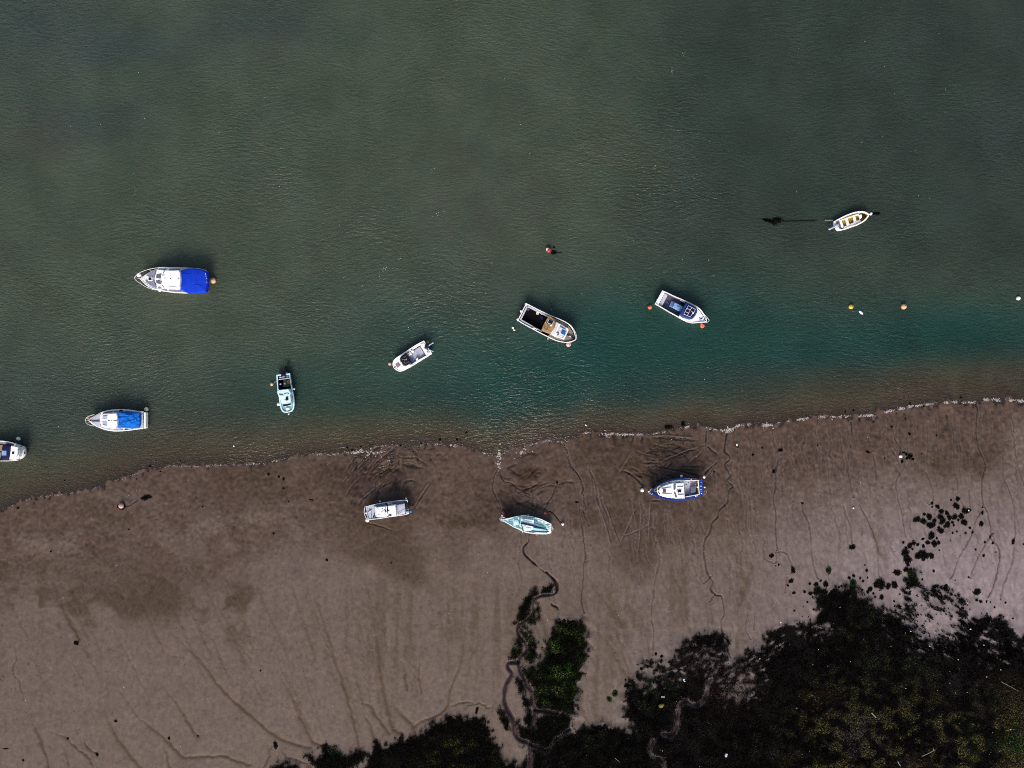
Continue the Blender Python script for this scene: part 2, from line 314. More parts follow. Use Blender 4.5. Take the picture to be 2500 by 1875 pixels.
stn=[([(640,850),(700,960),(740,1070),(800,1130),(860,1190),(920,1270),(1000,1360),(1080,1430),(1160,1500),(1210,1530),(1290,1560),(1340,1570)],4.2),([(1355,850),(1400,1010),(1430,1120),(1460,1230),(1495,1330),(1520,1430),(1540,1510),(1555,1580)],4.),([(1500,1340),(1560,1375),(1600,1390),(1630,1440),(1680,1510)],3.6),([(1560,1400),(1600,1470),(1625,1550)],4.),
([(1545,680),(1590,880),(1620,1050),(1640,1200),(1655,1320),(1680,1430),(1700,1490),(1740,1510)],4.5),([(1660,1340),(1720,1410),(1780,1470),(1790,1500)],5.),([(2030,740),(2015,900),(2010,1070),(1990,1200),(1950,1310),(1925,1400),(1870,1440),(1820,1455),(1790,1480)],2.6),([(400,1140),(470,1240),(540,1360),(600,1440),(650,1480),(710,1530),(750,1570),(790,1610),(860,1610),(960,1605),(1010,1625),(1080,1645)],4.),
([(420,1370),(470,1450),(500,1520),(560,1600),(620,1670)],5.5),([(680,1280),(740,1350),(790,1420),(830,1490),(855,1520)],3.5),([(1180,1170),(1220,1280),(1280,1380),(1310,1470),(1350,1540),(1390,1560)],5.),([(110,1400),(150,1480),(190,1580),(215,1670)],3.),([(0,1040),(40,1110),(70,1160),(55,1240),(85,1290),(100,1370)],1.3),([(150,1470),(240,1510),(290,1530),(340,1580),(380,1610),(410,1670)],2.4),
([(1740,1180),(1750,1260),(1760,1320)],3.),([(1820,1130),(1810,1250),(1820,1330)],3.),([(1210,1530),(1230,1600),(1280,1620),(1330,1640)],2.8),([(1170,1520),(1165,1600),(1130,1670)],2.8),([(710,1540),(720,1610),(735,1670)],3.),([(230,900),(270,970),(300,1030),(340,1100)],3.),([(360,1500),(370,1560),(420,1600)],2.4),([(270,1540),(290,1620),(300,1670)],2.4),([(1925,1400),(1935,1430),(1960,1450)],2.4),([(1990,1440),(2020,1390),(2080,1380),(2110,1400)],2.2),([(1930,1400),(1980,1380),(2040,1370)],2.)]
for l,w in stn: groove(q3(l),w*1.2,.03,STAIN,.62,1.2,tp='start'); groove(q3(l),w*.45,.01,(68,52,38),.45,1.,tp='start')
for l,w in (([(310,990),(340,1050),(370,1110),(370,1190),(360,1300),(355,1380),(370,1450),(420,1470)],7.),([(310,1000),(360,1060),(420,1120),(450,1180),(490,1250),(520,1270)],5.),([(320,800),(360,880),(420,960),(460,1010),(490,1050)],5.),([(400,880),(440,950),(480,1030)],7.),([(470,900),(520,980),(530,1040)],6.),([(340,1240),(300,1330),(310,1410),(340,1480)],3.),([(890,590),(940,680),(980,760),(1000,850),(990,950)],6.),([(1060,700),(1030,800),(1010,900)],6.),([(1510,530),(1560,640),(1590,740)],5.),([(240,620),(210,700)],3.)):
    groove(q4(l),w,.02,(80,64,50),.6,1.5,tp='start')
for k in range(95):                                     # faint rills fanning over the smooth mud
    x=rgts.uniform(-20,1850); y0=rgts.uniform(1380,1600); l=rgts.uniform(60,240); lean=np.interp(x,[0,600,950,1150,1400,1700,1850],[.5,.45,.12,-.12,.35,.15,-.1])
    groove([(x+l*t*lean+rgts.uniform(-3,3),y0+l*t) for t in (0,.25,.5,.75,1)],rgts.uniform(1.5,4),.018,(84,68,57),rgts.uniform(.2,.5),1.5)
for k in range(120):
    x=rgts.uniform(1260,2480); y0=np.interp(x,[p[0] for p in shore],[p[1] for p in shore])+rgts.uniform(60,330); l=rgts.uniform(40,150)
    groove([(x+l*t*.1+rgts.uniform(-4,4),y0+l*t) for t in (0,.25,.5,.75,1)],rgts.uniform(1.0,2.2),.03,(80,66,62),rgts.uniform(.15,.4),1.2,.008)
for cx_,cy_,rx,ry,aa,n_ in ((925,1140,62,58,2.2,30),(915,1120,40,40,2.3,25),(1290,1175,55,65,2.75,18),(1280,1200,50,40,.35,14),(1640,1100,75,42,.05,20),(1640,1110,75,42,2.7,16),(1600,1150,60,25,.5,20),(1010,1130,50,40,.1,14)):
    for k in range(n_):                                 # keel and chain gouges in the soft mud
        x,y=cx_+rgts.gauss(0,rx*.5),cy_+rgts.gauss(0,ry*.5); a=aa+rgts.gauss(0,.38); l=rgts.uniform(12,58)/2; b_=rgts.uniform(-.3,.3)*l
        if y<np.interp(x,[p[0] for p in shore],[p[1] for p in shore])+2: continue
        q=[(x-l*math.cos(a),y-l*math.sin(a)),(x-b_*math.sin(a),y+b_*math.cos(a)),(x+l*math.cos(a),y+l*math.sin(a))]; wd=rgts.uniform(1.1,2.4); dk=rgts.random()
        groove(q,wd,.045,(52,38,34) if dk<.6 else (66,51,34),rgts.uniform(.45,.9),.4,.0)
        if dk>.6: groove([(u+wd*1.3,v-wd*1.2) for u,v in q],wd*.6,-.02,(94,80,74),.2,.4)
# creeks through the weed
creeks=[([(540,-10),(600,50),(625,90),(625,150),(590,180),(500,190),(440,215),(425,260),(425,320),(395,370),(340,415),(300,440),(290,490),(310,540),(350,580),(370,625),(360,670),(320,710),(300,760)],3.6),([(300,760),(260,760),(215,765),(210,800),(240,850),(220,900),(190,960),(180,1030),(185,1110),(215,1180),(250,1240),(265,1310),(285,1390),(330,1430),(390,1450),(402,1520),(395,1700)],5.),
([(300,780),(330,860),(370,940),(410,1010),(415,1080),(440,1160),(432,1250),(425,1310)],4.),([(440,1170),(520,1180),(640,1195)],3.5),([(400,1460),(460,1480),(520,1505),(560,1490),(600,1430),(680,1370),(740,1330)],3.),([(560,185),(580,260),(630,290),(650,330)],1.5)]
dr=np.random.default_rng(99); nd=5000
di=dr.integers(3,NX-3,nd); dj=dr.integers(3,NY-3,nd); k_=DS[dj,di]>6; di,dj=di[k_],dj[k_]
big=dr.random(len(di))<.10
for oi,oj,a in ((0,0,.8),(1,0,.55),(0,1,.55),(1,1,.4)):
    w_=a*(dr.uniform(.3,1,len(di)))*np.where(big|((oi+oj)==0),1,.3); col[dj+oj,di+oi]*=(1-.75*w_)[:,None]; hc[dj+oj,di+oi]-=.03*w_
CR=np.zeros((NY,NX))
def creek(p,w):
    p=cat(p,6); r=near(p,w*4)
    if r is None: return
    ww,D,_=r; D=D+n_sm[ww]*.8; k=np.exp(-(D/w)**4); hc[ww]-=.22*k; CR[ww]=np.maximum(CR[ww],np.exp(-(D/(w*1.35))**4))
    col[ww]=mixc(col[ww],P3((66,50,55)),.9*k); col[ww]=mixc(col[ww],P3((34,22,32)),.85*np.exp(-((D-w*.35)/(w*.35))**2)*(k>.3)); 
for l,w in creeks: creek(R4(l),w)
creek(q4([(88,625),(75,650),(70,680),(50,705),(55,735),(80,760),(120,795),(160,825),(185,850),(195,880),(190,900)]),2.)
creek(rg((1480,1500),4.254,[(1090,670),(1050,730),(1030,830),(1000,900),(940,935),(890,930),(840,900),(780,920),(745,980),(730,1060),(740,1140),(700,1230),(660,1255),(590,1240)]),4.4)
creek(rg((1480,1500),4.254,[(490,1310),(450,1380),(460,1440),(510,1480),(570,1510),(600,1560),(610,1650)]),3.6)

# ------------------------------------------------------------------ where the weed grows
def inpoly(poly,px,py):
    r=np.zeros(px.shape,bool); n=len(poly)
    for i in range(n):
        (x1,y1),(x2,y2)=poly[i-1],poly[i]
        c=((y1>py)!=(y2>py)); 
        if y1!=y2: r^=c&(px<(x2-x1)*(py-y1)/(y2-y1)+x1)
    return r
rag=(n_sm*3.5+n_mid*2.,noise(21,.3,.3)*3.5+noise(22,1.,1.)*2.)
rag2=(noise(24,.11,.11)*2.8,noise(23,.11,.11)*2.8)
def blur(a,s):
    fx=np.fft.fftfreq(NX,GS)[None,:]; fy=np.fft.fftfreq(NY,GS)[:,None]
    return np.fft.ifft2(np.fft.fft2(a)*np.exp(-2*(math.pi**2)*(s*s)*(fx**2+fy**2))).real
bank=q4([(0,1658),(110,1570),(180,1540),(250,1500),(330,1490),(400,1480),(520,1515),(490,1460),(480,1400),(480,1300),(520,1270),(560,1220),(600,1190),(640,1200),(700,1220),(705,1170),(720,1130),(770,1100),(850,1085),(910,1100),(930,1140),(930,1180),(960,1190),(1010,1165),(1090,1120),(1110,1080),(1160,1060),(1180,1040),(1230,1030),(1270,1030),(1300,1020),(1330,970),(1300,940),(1340,920),(1400,890),(1450,880),(1500,880),(1520,930),(1560,935),(1600,990),(1660,960),(1690,930),(1700,840),(1720,800),(1750,830),(1765,880),(1830,880),(1900,890),(1940,930),(1970,970),(1960,1010),(2000,1010),(2050,990),(2110,1030),(2150,1060),(2212,1110),(2230,1200),(2400,1330),(2700,1500),(2700,2000),(0,2000)])
greenp=[R4(l) for l in ([(620,440),(640,420),(655,460),(690,400),(715,450),(760,400),(790,450),(835,430),(860,540),(870,600),(850,650),(865,740),(830,880),(790,950),(780,1050),(770,1180),(700,1230),(650,1195),(450,1165),(430,1060),(400,960),(380,920),(390,850),(440,830),(500,760),(520,680),(530,600),(570,560)],
 [(240,1190),(300,1220),(350,1270),(440,1255),(560,1200),(700,1215),(740,1330),(650,1400),(560,1480),(500,1490),(400,1440),(300,1420),(280,1360),(250,1270)])]
stripp=[R4(l) for l in ([(430,120),(600,115),(605,150),(560,182),(480,188),(435,212),(415,260),(415,320),(380,375),(310,425),(280,440),(270,400),(300,340),(330,280),(345,210),(380,160)],[(450,235),(480,260),(475,330),(465,400),(430,440),(390,440),(360,410),(400,370),(430,320),(435,260)],[(300,450),(370,440),(420,490),(440,560),(460,640),(450,720),(400,755),(350,745),(340,700),(375,650),(370,600),(320,530),(300,490)],[(280,545),(330,590),(360,640),(330,690),(290,740),(240,745),(215,730),(250,660),(275,610)],[(275,890),(310,890),(340,960),(385,1040),(410,1120),(420,1200),(440,1290),(410,1310),(340,1260),(380,1200),(340,1080),(300,980)],[(310,780),(360,810),(440,830),(400,900),(350,880)],[(135,1160),(160,1150),(200,1220),(240,1320),(230,1355),(160,1290)])]
leftp=[rg((600,1650),3.403,[(1000,830),(1010,760),(1030,700),(1000,680),(940,740),(880,790),(620,830),(590,740),(530,690),(510,620),(560,640),(620,670),(655,650),(640,590),(730,600),(800,640),(850,650),(970,630),(1010,665),(1060,640),(1070,560),(1110,555),(1140,600),(1180,600),(1270,540),(1420,490),(1540,450),(1540,390),(1620,400),(1660,370),(1680,340),(1730,390),(1800,340),(1960,345),(2010,400),(2030,510),(2110,600),(2130,680),(2250,740),(2300,830)]),
 rg((600,1650),3.403,[(180,830),(230,750),(300,730),(380,730),(430,760),(480,830)])]
def region(polys,q=1.):
    r=np.zeros((NY,NX),bool)
    for p in polys: r|=inpoly(p,PX+rag[0]*q+rag2[0],PY+rag[1]*q+rag2[1])
    return r.astype(float)
D_bank=region([bank]); D_green=region(greenp,1.15); D_strip=region(stripp,.3); D_left=region(leftp)
n_dir=noise(31,.28,.08,-.5); n_dir2=noise(32,.2,.08,.5); n_pat=noise(33,.17,.14)
hole=1.0*blob(2285,1500,80,75,.2)*1.4+.55*blob(2440,1580,60,40,.4)
hole=np.clip(hole,0,1.2)
D_bank*=1-sm(.3,.8,hole*1.2+.36*n_dir-.36)*.97*(hole>.05)
h2=np.clip(1.1*blob(2165,1465,34,26,.5)+1.0*blob(2120,1445,40,14,0)+.9*blob(2220,1440,30,30),0,1.1)
D_bank*=1-sm(.35,.8,h2+.35*n_pat-.1)*(h2>.08)
h3=np.clip(.75*blob(1770,1620,60,36)+.85*blob(1810,1685,45,30,-.4)+.6*blob(1860,1590,50,22,-.5)+.5*blob(1700,1600,55,22,-.2)+.55*blob(2000,1535,40,22),0,1)
D_bank*=1-sm(.4,.9,h3+.42*n_dir2-.05)*(h3>.08)*.95
h4=np.clip(.95*blob(1590,1620,45,40,-.3)+.9*blob(1560,1660,30,30)+.8*blob(1640,1650,30,20)+.9*blob(1510,1720,24,40),0,1)
D_bank*=1-sm(.45,.7,h4+.45*n_pat-.1)*(h4>.1)
D_strip*=1-sm(.7,1.5,n_pat)*.9
for D,q_ in ((D_bank,1.0),(D_green,.8),(D_left,1.0)): D[:]=np.maximum(D,(blur(D,.42)>.10)*(noise(50,.14,.14)>q_)*(hole<.2))
for D in (D_bank,D_green,D_strip,D_left): D*=(1-CR)
D_all=np.clip(D_bank+D_green+D_strip+D_left,0,1)
part_=np.clip(h3+h4*.6,0,1); Dg=np.maximum(blur(D_all,.12),part_*.62*blur(D_all,.5))  # mud seen through thin weed dimmed in colour: shade plus peat stain
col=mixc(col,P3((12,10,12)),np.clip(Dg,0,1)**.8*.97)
# pale mud scraped up along the ragged edges of the bank
rim=np.clip(blur(D_all,.8)*(1-D_all)*2.2,0,1)*sm(1250,1400,PX)
col=mixc(col,P3((122,110,110)),rim*.35*sm(-.5,1,n_sm)); hc+=rim*.05*n_sm
hc+=.10*blur(D_all,.6)
h[core]+=hc
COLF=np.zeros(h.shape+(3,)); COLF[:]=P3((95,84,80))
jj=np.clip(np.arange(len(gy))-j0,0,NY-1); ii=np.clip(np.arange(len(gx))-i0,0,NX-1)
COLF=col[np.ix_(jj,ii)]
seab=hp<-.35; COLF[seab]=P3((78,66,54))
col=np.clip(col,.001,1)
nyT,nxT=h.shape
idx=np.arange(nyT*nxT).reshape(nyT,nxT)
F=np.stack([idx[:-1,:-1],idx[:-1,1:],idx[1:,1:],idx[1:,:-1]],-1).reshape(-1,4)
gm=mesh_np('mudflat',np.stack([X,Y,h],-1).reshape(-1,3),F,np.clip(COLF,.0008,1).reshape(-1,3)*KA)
m,nt,b=new_mat('wet_mud'); L=nt.links
at_=N(nt,'ShaderNodeVertexColor',layer_name='Col'); tc=N(nt,'ShaderNodeTexCoord')
n1=N(nt,'ShaderNodeTexNoise'); n1.inputs['Scale'].default_value=9; n1.inputs['Detail'].default_value=5; n1.inputs['Roughness'].default_value=.7
L.new(tc.outputs['Object'],n1.inputs['Vector'])
mr=N(nt,'ShaderNodeMapRange'); mr.inputs['From Min'].default_value=.3; mr.inputs['From Max'].default_value=.7; mr.inputs['To Min'].default_value=.92; mr.inputs['To Max'].default_value=1.07
L.new(n1.outputs['Fac'],mr.inputs['Value'])
mm=N(nt,'ShaderNodeVectorMath',operation='MULTIPLY'); L.new(at_.outputs['Color'],mm.inputs[0]); L.new(mr.outputs['Result'],mm.inputs[1]); L.new(mm.outputs[0],b.inputs['Base Color'])
bp=N(nt,'ShaderNodeBump'); bp.inputs['Strength'].default_value=.3; bp.inputs['Distance'].default_value=.03; L.new(n1.outputs['Fac'],bp.inputs['Height']); L.new(bp.outputs['Normal'],b.inputs['Normal'])
b.inputs['Roughness'].default_value=.6
sl=N(nt,'ShaderNodeMapRange'); sl.inputs['From Min'].default_value=.004; sl.inputs['From Max'].default_value=.05; sl.inputs['To Min'].default_value=0; sl.inputs['To Max'].default_value=.16; L.new(at_.outputs['Color'],sl.inputs['Value']); L.new(sl.outputs['Result'],b.inputs['Specular IOR Level'])
tag(link('ground',gm,m,smooth=True),'wet brown mudflat with drainage runnels','mudflat',kind='structure')
def gz(x,y):
    i=min(max(int(np.searchsorted(gx,x))-1,0),nxT-2); j=min(max(int(np.searchsorted(gy,y))-1,0),nyT-2)
    u=(x-gx[i])/(gx[i+1]-gx[i]); v=(y-gy[j])/(gy[j+1]-gy[j])
    return float((h[j,i]*(1-u)+h[j,i+1]*u)*(1-v)+(h[j+1,i]*(1-u)+h[j+1,i+1]*u)*v)
def onground(px,py,dz=0.):
    z=0.
    for _ in range(4):
        x,y=at(px,py,z); z=max(0.,gz(x,y))+dz
    return x,y,z-dz
# ------------------------------------------------------------------ water
wx=np.concatenate([-geo(66,.6,2600)[::-1],np.arange(-66,66,.6),geo(66,.6,2600)])
wy0=np.arange(-16,8,.2); wy1=np.arange(8,54,.6)
wy=np.concatenate([-geo(16,.6,40)[::-1],wy0,wy1,geo(wy1[-1],.6,2600)])
WX,WY=np.meshgrid(wx,wy)
wi=np.clip(np.searchsorted(gx,WX)-1,0,nxT-2); wj=np.clip(np.searchsorted(gy,WY)-1,0,nyT-2)
dep=np.clip(-h[wj,wi],0,9); op=1-np.exp(-dep*2.9)
wp=(1250+WX/MPP,937.5-WY/MPP)
shp=np.interp(wp[0],[p[0] for p in shore],[p[1] for p in shore]); ds=shp-wp[1]
wn=np.random.default_rng(3)
def wblob(l,t,target):
    global wc
    for a,b_,c,d in l: wc=mixc(wc,P3(target),t*blob(a,b_,c,d,0,wp))
wc=np.broadcast_to(P3((63,74,62)),WX.shape+(3,)).copy()
wc=mixc(wc,P3((47,58,51)),sm(1350,1750,wp[0])*sm(1000,500,wp[1]))
wblob([(1500,930,440,120),(2000,880,480,110),(1250,960,200,90),(1450,830,260,130),(2350,830,250,80)],.9,(20,64,60))
wblob([(2350,850,250,90),(1750,790,250,120)],.7,(24,60,55))
wblob([(1050,830,220,130),(720,960,220,90),(1000,1000,200,60)],.75,(36,67,60))
wblob([(350,1040,300,90),(100,980,250,120)],.6,(50,64,60))
wblob([(80,60,200,140),(330,120,180,60),(650,60,160,60),(230,290,160,60)],.55,(48,60,64))
wblob([(120,310,150,60),(60,350,120,60),(640,90,120,70)],.2,(64,64,55))
wc=mixc(wc,P3((112,100,74)),.9*np.exp(-(np.maximum(ds,0)/(62+14*np.interp(wp[0],[0,900,1300,2500],[.6,0,-1,1])))**2)); wc=mixc(wc,P3((70,70,56)),.4*np.exp(-(np.maximum(ds,0)/150)**2)*sm(900,300,wp[0]))
wblob([(2380,60,260,120),(2400,350,180,200)],.4,(48,56,52))
wblob([(900,480,420,160),(1300,420,240,220),(1150,700,220,120)],.35,(66,71,62))
wblob([(2250,930,500,40)],.5,(70,64,54))
wd=np.stack([wc[...,0],wc[...,1],wc[...,2]],-1)
ny_,nx_=WX.shape; idx=np.arange(ny_*nx_).reshape(ny_,nx_)
F=np.stack([idx[:-1,:-1],idx[:-1,1:],idx[1:,1:],idx[1:,:-1]],-1).reshape(-1,4)
wm=mesh_np('water',np.stack([WX,WY,WX*0],-1).reshape(-1,3),F,wd.reshape(-1,3)*KA,{'op':op.ravel()})
m,nt,b=new_mat('estuary_water'); L=nt.links
vc=N(nt,'ShaderNodeVertexColor',layer_name='Col'); oa=N(nt,'ShaderNodeAttribute',attribute_name='op'); tc=N(nt,'ShaderNodeTexCoord')
b.inputs['Roughness'].default_value=.16; b.inputs['IOR'].default_value=1.333
tn=N(nt,'ShaderNodeTexNoise'); tn.inputs['Scale'].default_value=.16; tn.inputs['Detail'].default_value=6; tn.inputs['Roughness'].default_value=.6; L.new(tc.outputs['Object'],tn.inputs['Vector'])
mr=N(nt,'ShaderNodeMapRange'); mr.inputs['From Min'].default_value=.3; mr.inputs['From Max'].default_value=.7; mr.inputs['To Min'].default_value=.82; mr.inputs['To Max'].default_value=1.18; L.new(tn.outputs['Fac'],mr.inputs['Value'])
mm=N(nt,'ShaderNodeVectorMath',operation='MULTIPLY'); L.new(vc.outputs['Color'],mm.inputs[0]); L.new(mr.outputs['Result'],mm.inputs[1]); tn2=N(nt,'ShaderNodeTexNoise'); tn2.inputs['Scale'].default_value=.11; tn2.inputs['Detail'].default_value=8; tn2.inputs['Roughness'].default_value=.65; tn2.inputs['Distortion'].default_value=1.2; L.new(tc.outputs['Object'],tn2.inputs['Vector'])
mv=N(nt,'ShaderNodeVectorMath',operation='MULTIPLY_ADD'); L.new(tn2.outputs['Color'],mv.inputs[0]); mv.inputs[1].default_value=(.42,.22,.34); mv.inputs[2].default_value=(.79,.89,.83)
mm2=N(nt,'ShaderNodeVectorMath',operation='MULTIPLY'); L.new(mm.outputs[0],mm2.inputs[0]); L.new(mv.outputs[0],mm2.inputs[1]); L.new(mm2.outputs[0],b.inputs['Base Color'])
def ripple(rot,sx_,sy_,warp,wscale):
    wq=N(nt,'ShaderNodeTexNoise'); wq.inputs['Scale'].default_value=wscale; wq.inputs['Detail'].default_value=2; L.new(tc.outputs['Object'],wq.inputs['Vector'])
    ad=N(nt,'ShaderNodeVectorMath',operation='MULTIPLY_ADD'); L.new(wq.outputs['Color'],ad.inputs[0]); ad.inputs[1].default_value=(warp,warp,0); L.new(tc.outputs['Object'],ad.inputs[2])
    mp=N(nt,'ShaderNodeMapping'); mp.inputs['Rotation'].default_value=(0,0,rot); mp.inputs['Scale'].default_value=(sx_,sy_,1); L.new(ad.outputs[0],mp.inputs['Vector'])
    t=N(nt,'ShaderNodeTexNoise'); t.inputs['Scale'].default_value=1; t.inputs['Detail'].default_value=2.5; t.inputs['Roughness'].default_value=.55; L.new(mp.outputs['Vector'],t.inputs['Vector'])
    return t.outputs['Fac']
r1=ripple(-.6,.9,2.8,7.,.05); r2=ripple(.25,1.1,3.1,8.,.06); r3=ripple(-.5,2.4,5.5,2.,.25)
pm=N(nt,'ShaderNodeTexNoise'); pm.inputs['Scale'].default_value=.07; pm.inputs['Detail'].default_value=3; L.new(tc.outputs['Object'],pm.inputs['Vector'])
pr=N(nt,'ShaderNodeMapRange'); pr.inputs['From Min'].default_value=.38; pr.inputs['From Max'].default_value=.62; L.new(pm.outputs['Fac'],pr.inputs['Value'])
mf=N(nt,'ShaderNodeMix',data_type='FLOAT'); L.new(pr.outputs['Result'],mf.inputs['Factor']); L.new(r1,mf.inputs['A']); L.new(r2,mf.inputs['B'])
ad=N(nt,'ShaderNodeMath',operation='MULTIPLY_ADD'); L.new(r3,ad.inputs[0]); ad.inputs[1].default_value=.55; L.new(mf.outputs['Result'],ad.inputs[2])
pm2=N(nt,'ShaderNodeTexNoise'); pm2.inputs['Scale'].default_value=.045; pm2.inputs['Detail'].default_value=3; mpx=N(nt,'ShaderNodeMapping'); mpx.inputs['Location'].default_value=(31,7,0); L.new(tc.outputs['Object'],mpx.inputs['Vector']); L.new(mpx.outputs['Vector'],pm2.inputs['Vector'])
pr2=N(nt,'ShaderNodeMapRange'); pr2.inputs['From Min'].default_value=.35; pr2.inputs['From Max'].default_value=.65; pr2.inputs['To Min'].default_value=.4; pr2.inputs['To Max'].default_value=.85; L.new(pm2.outputs['Fac'],pr2.inputs['Value'])
bp=N(nt,'ShaderNodeBump'); bp.inputs['Distance'].default_value=RIP; L.new(pr2.outputs['Result'],bp.inputs['Strength']); L.new(ad.outputs[0],bp.inputs['Height']); L.new(bp.outputs['Normal'],b.inputs['Normal'])
b.inputs['Specular IOR Level'].default_value=0; b.inputs['Roughness'].default_value=.6
tr=N(nt,'ShaderNodeBsdfTransparent'); ms=N(nt,'ShaderNodeMixShader'); L.new(oa.outputs['Fac'],ms.inputs[0]); L.new(tr.outputs[0],ms.inputs[1]); L.new(b.outputs[0],ms.inputs[2])
gl=N(nt,'ShaderNodeBsdfGlossy'); gl.inputs['Roughness'].default_value=.3; L.new(bp.outputs['Normal'],gl.inputs['Normal']); fr=N(nt,'ShaderNodeFresnel'); fr.inputs['IOR'].default_value=1.333; L.new(bp.outputs['Normal'],fr.inputs['Normal'])
m2=N(nt,'ShaderNodeMixShader'); L.new(fr.outputs[0],m2.inputs[0]); L.new(ms.outputs[0],m2.inputs[1]); L.new(gl.outputs[0],m2.inputs[2])
L.new(m2.outputs[0],nt.nodes['Material Output'].inputs['Surface'])
tag(link('water',wm,m,smooth=True),'murky green brown estuary water','water',kind='structure')
# ------------------------------------------------------------------ weed and marsh plants
def weedmat(name):
    m,nt,b=new_mat(name); L=nt.links
    vc=N(nt,'ShaderNodeVertexColor',layer_name='Col'); L.new(vc.outputs['Color'],b.inputs['Base Color'])
    b.inputs['Roughness'].default_value=.7; b.inputs['Specular IOR Level'].default_value=0.
    return m
WM=weedmat('weed_fronds')
ZX,ZY=np.meshgrid(cx,cy); HC=h[core]
def pick(D,n,rng):
    p=np.clip(D,0,None).ravel(); c=np.cumsum(p); k=np.searchsorted(c,rng.random(n)*c[-1]); k=np.clip(k,0,p.size-1)
    return k
def fronds(name,D,dens,label,cgf,lean=None,size=(.09,.26),height=(.03,.30),seed=1,cover=.9,tall=None):
    rng=np.random.default_rng(seed); inb=(PX>-120)&(PX<2620)&(PY<2000)
    D=D*inb; n=int(D.sum()*GS*GS*dens); k=pick(D,n,rng)
    jx=rng.uniform(-.5,.5,n)*GS; jy=rng.uniform(-.5,.5,n)*GS
    x=ZX.ravel()[k]+jx; y=ZY.ravel()[k]+jy; z=HC.ravel()[k]
    t=(tall.ravel()[k] if tall is not None else np.ones(n))
    zb=z+rng.uniform(0,1,n)**1.5*height[1]*t+.01
    yaw=rng.uniform(0,2*math.pi,n) if lean is None else lean[0]+rng.normal(0,lean[1],n)
    l=rng.uniform(*size,n); wd=l*rng.uniform(.18,.5,n); tilt=rng.uniform(-.2,.75,n)
    dx,dy=np.cos(yaw),np.sin(yaw); nx_,ny_=-dy,dx; zl=np.sin(tilt)*l*.8; hl=np.cos(tilt)*l
    p0=np.stack([x,y,zb],-1)
    mid=np.stack([x+dx*hl*.5+nx_*wd*.5,y+dy*hl*.5+ny_*wd*.5,zb+zl*.5+.02],-1); mid2=np.stack([x+dx*hl*.5-nx_*wd*.5,y+dy*hl*.5-ny_*wd*.5,zb+zl*.5-.01],-1)
    tip=np.stack([x+dx*hl,y+dy*hl,zb+zl*.7],-1)
    V=np.stack([p0,mid2,tip,mid],1).reshape(-1,3); F=np.arange(n*4).reshape(n,4)
    c=cgf(PX.ravel()[k],PY.ravel()[k],k,rng,zb-z)
    me=mesh_np(name,V,F,np.repeat(c,4,0))
    o=link(name,me,WM); tag(o,label,'seaweed',kind='stuff'); return o
n_gp=noise(41,1.3,1.1); n_gp2=noise(42,.32,.28); n_gp3=noise(43,2.6,2.)
def shade(base,var,rng,n): return np.array(base)[None,:]*.8*rng.gamma(3.5,1/3.5,(n,1))*rng.uniform(1-var*.5,1+var*.5,(n,3))**.5
def c_bank(px,py,k,rng,zz):
    n=len(px); c=shade((.0060,.0056,.0054),.6,rng,n)*(.55+.9*sm(-1,1.5,n_gp2.ravel()[k]))[:,None]
    P=(px,py)
    g1=n_gp.ravel()[k]; g2=n_gp2.ravel()[k]; g3=n_gp3.ravel()[k]
    # olive and brown growth towards the lower right
    o=np.clip(sm(1600,1840,py-(px-2300)*.08)*sm(1850,2080,px),0,1)
    a=o*sm(-.5,1.1,.4*g1+1.*g2)*(rng.random(n)<.65)
    c=mixc(c,shade((.098,.090,.030),.6,rng,n),a)
    a=o*sm(.2,1.2,g3-.3*g2)*(rng.random(n)<.7); c=mixc(c,shade((.10,.066,.028),.6,rng,n),a)
    a=sm(2300,2480,px)*sm(1720,1800,py)*sm(-.2,.9,g1*.6-g3*.6)*(rng.random(n)<.7); c=mixc(c,shade((.022,.062,.018),.6,rng,n),a)
    a=(blob(2110,1800,60,50,.3,P)+blob(2060,1780,40,60,0,P))*sm(-.2,1.,g2)*(rng.random(n)<.45); c=mixc(c,shade((.062,.052,.040),.5,rng,n),np.clip(a,0,1))
    a=(blob(2090,1775,22,22,0,P)+blob(2068,1800,20,14,.4,P)+blob(2082,1833,12,12,0,P))*(rng.random(n)<.5); c=mixc(c,shade((.06,.045,.055),.4,rng,n),np.clip(a,0,1))
    # scattered green tufts on the dark part
    g=np.clip(blob(2120,1560,90,70,.2,P)+blob(2160,1640,120,50,0,P)+.8*blob(2060,1690,90,50,0,P)+.5*blob(2250,1660,80,40,0,P),0,1)
    a=g*sm(.1,1.5,g2+.4*g1)*(rng.random(n)<.35); c=mixc(c,shade((.022,.034,.012),.7,rng,n),a)
    a=np.clip(blob(1590,1660,30,30,0,P)+blob(1650,1690,18,24,0,P)+.7*blob(1480,1810,70,16,0,P)+.5*blob(1560,1700,60,40,0,P),0,1)*sm(-.3,1.2,g2)*(rng.random(n)<.5); c=mixc(c,shade((.014,.045,.014),.7,rng,n),a)
    a=np.clip(blob(1780,1670,70,50,-.3,P)+blob(1690,1620,60,24,0,P),0,1)*(rng.random(n)<.4); c=mixc(c,shade((.040,.022,.024),.6,rng,n),a)
    a=(rng.random(n)<.12)*sm(.6,2.2,g2+.3*g1); c=mixc(c,shade((.032,.036,.016),.8,rng,n),a)
    return c
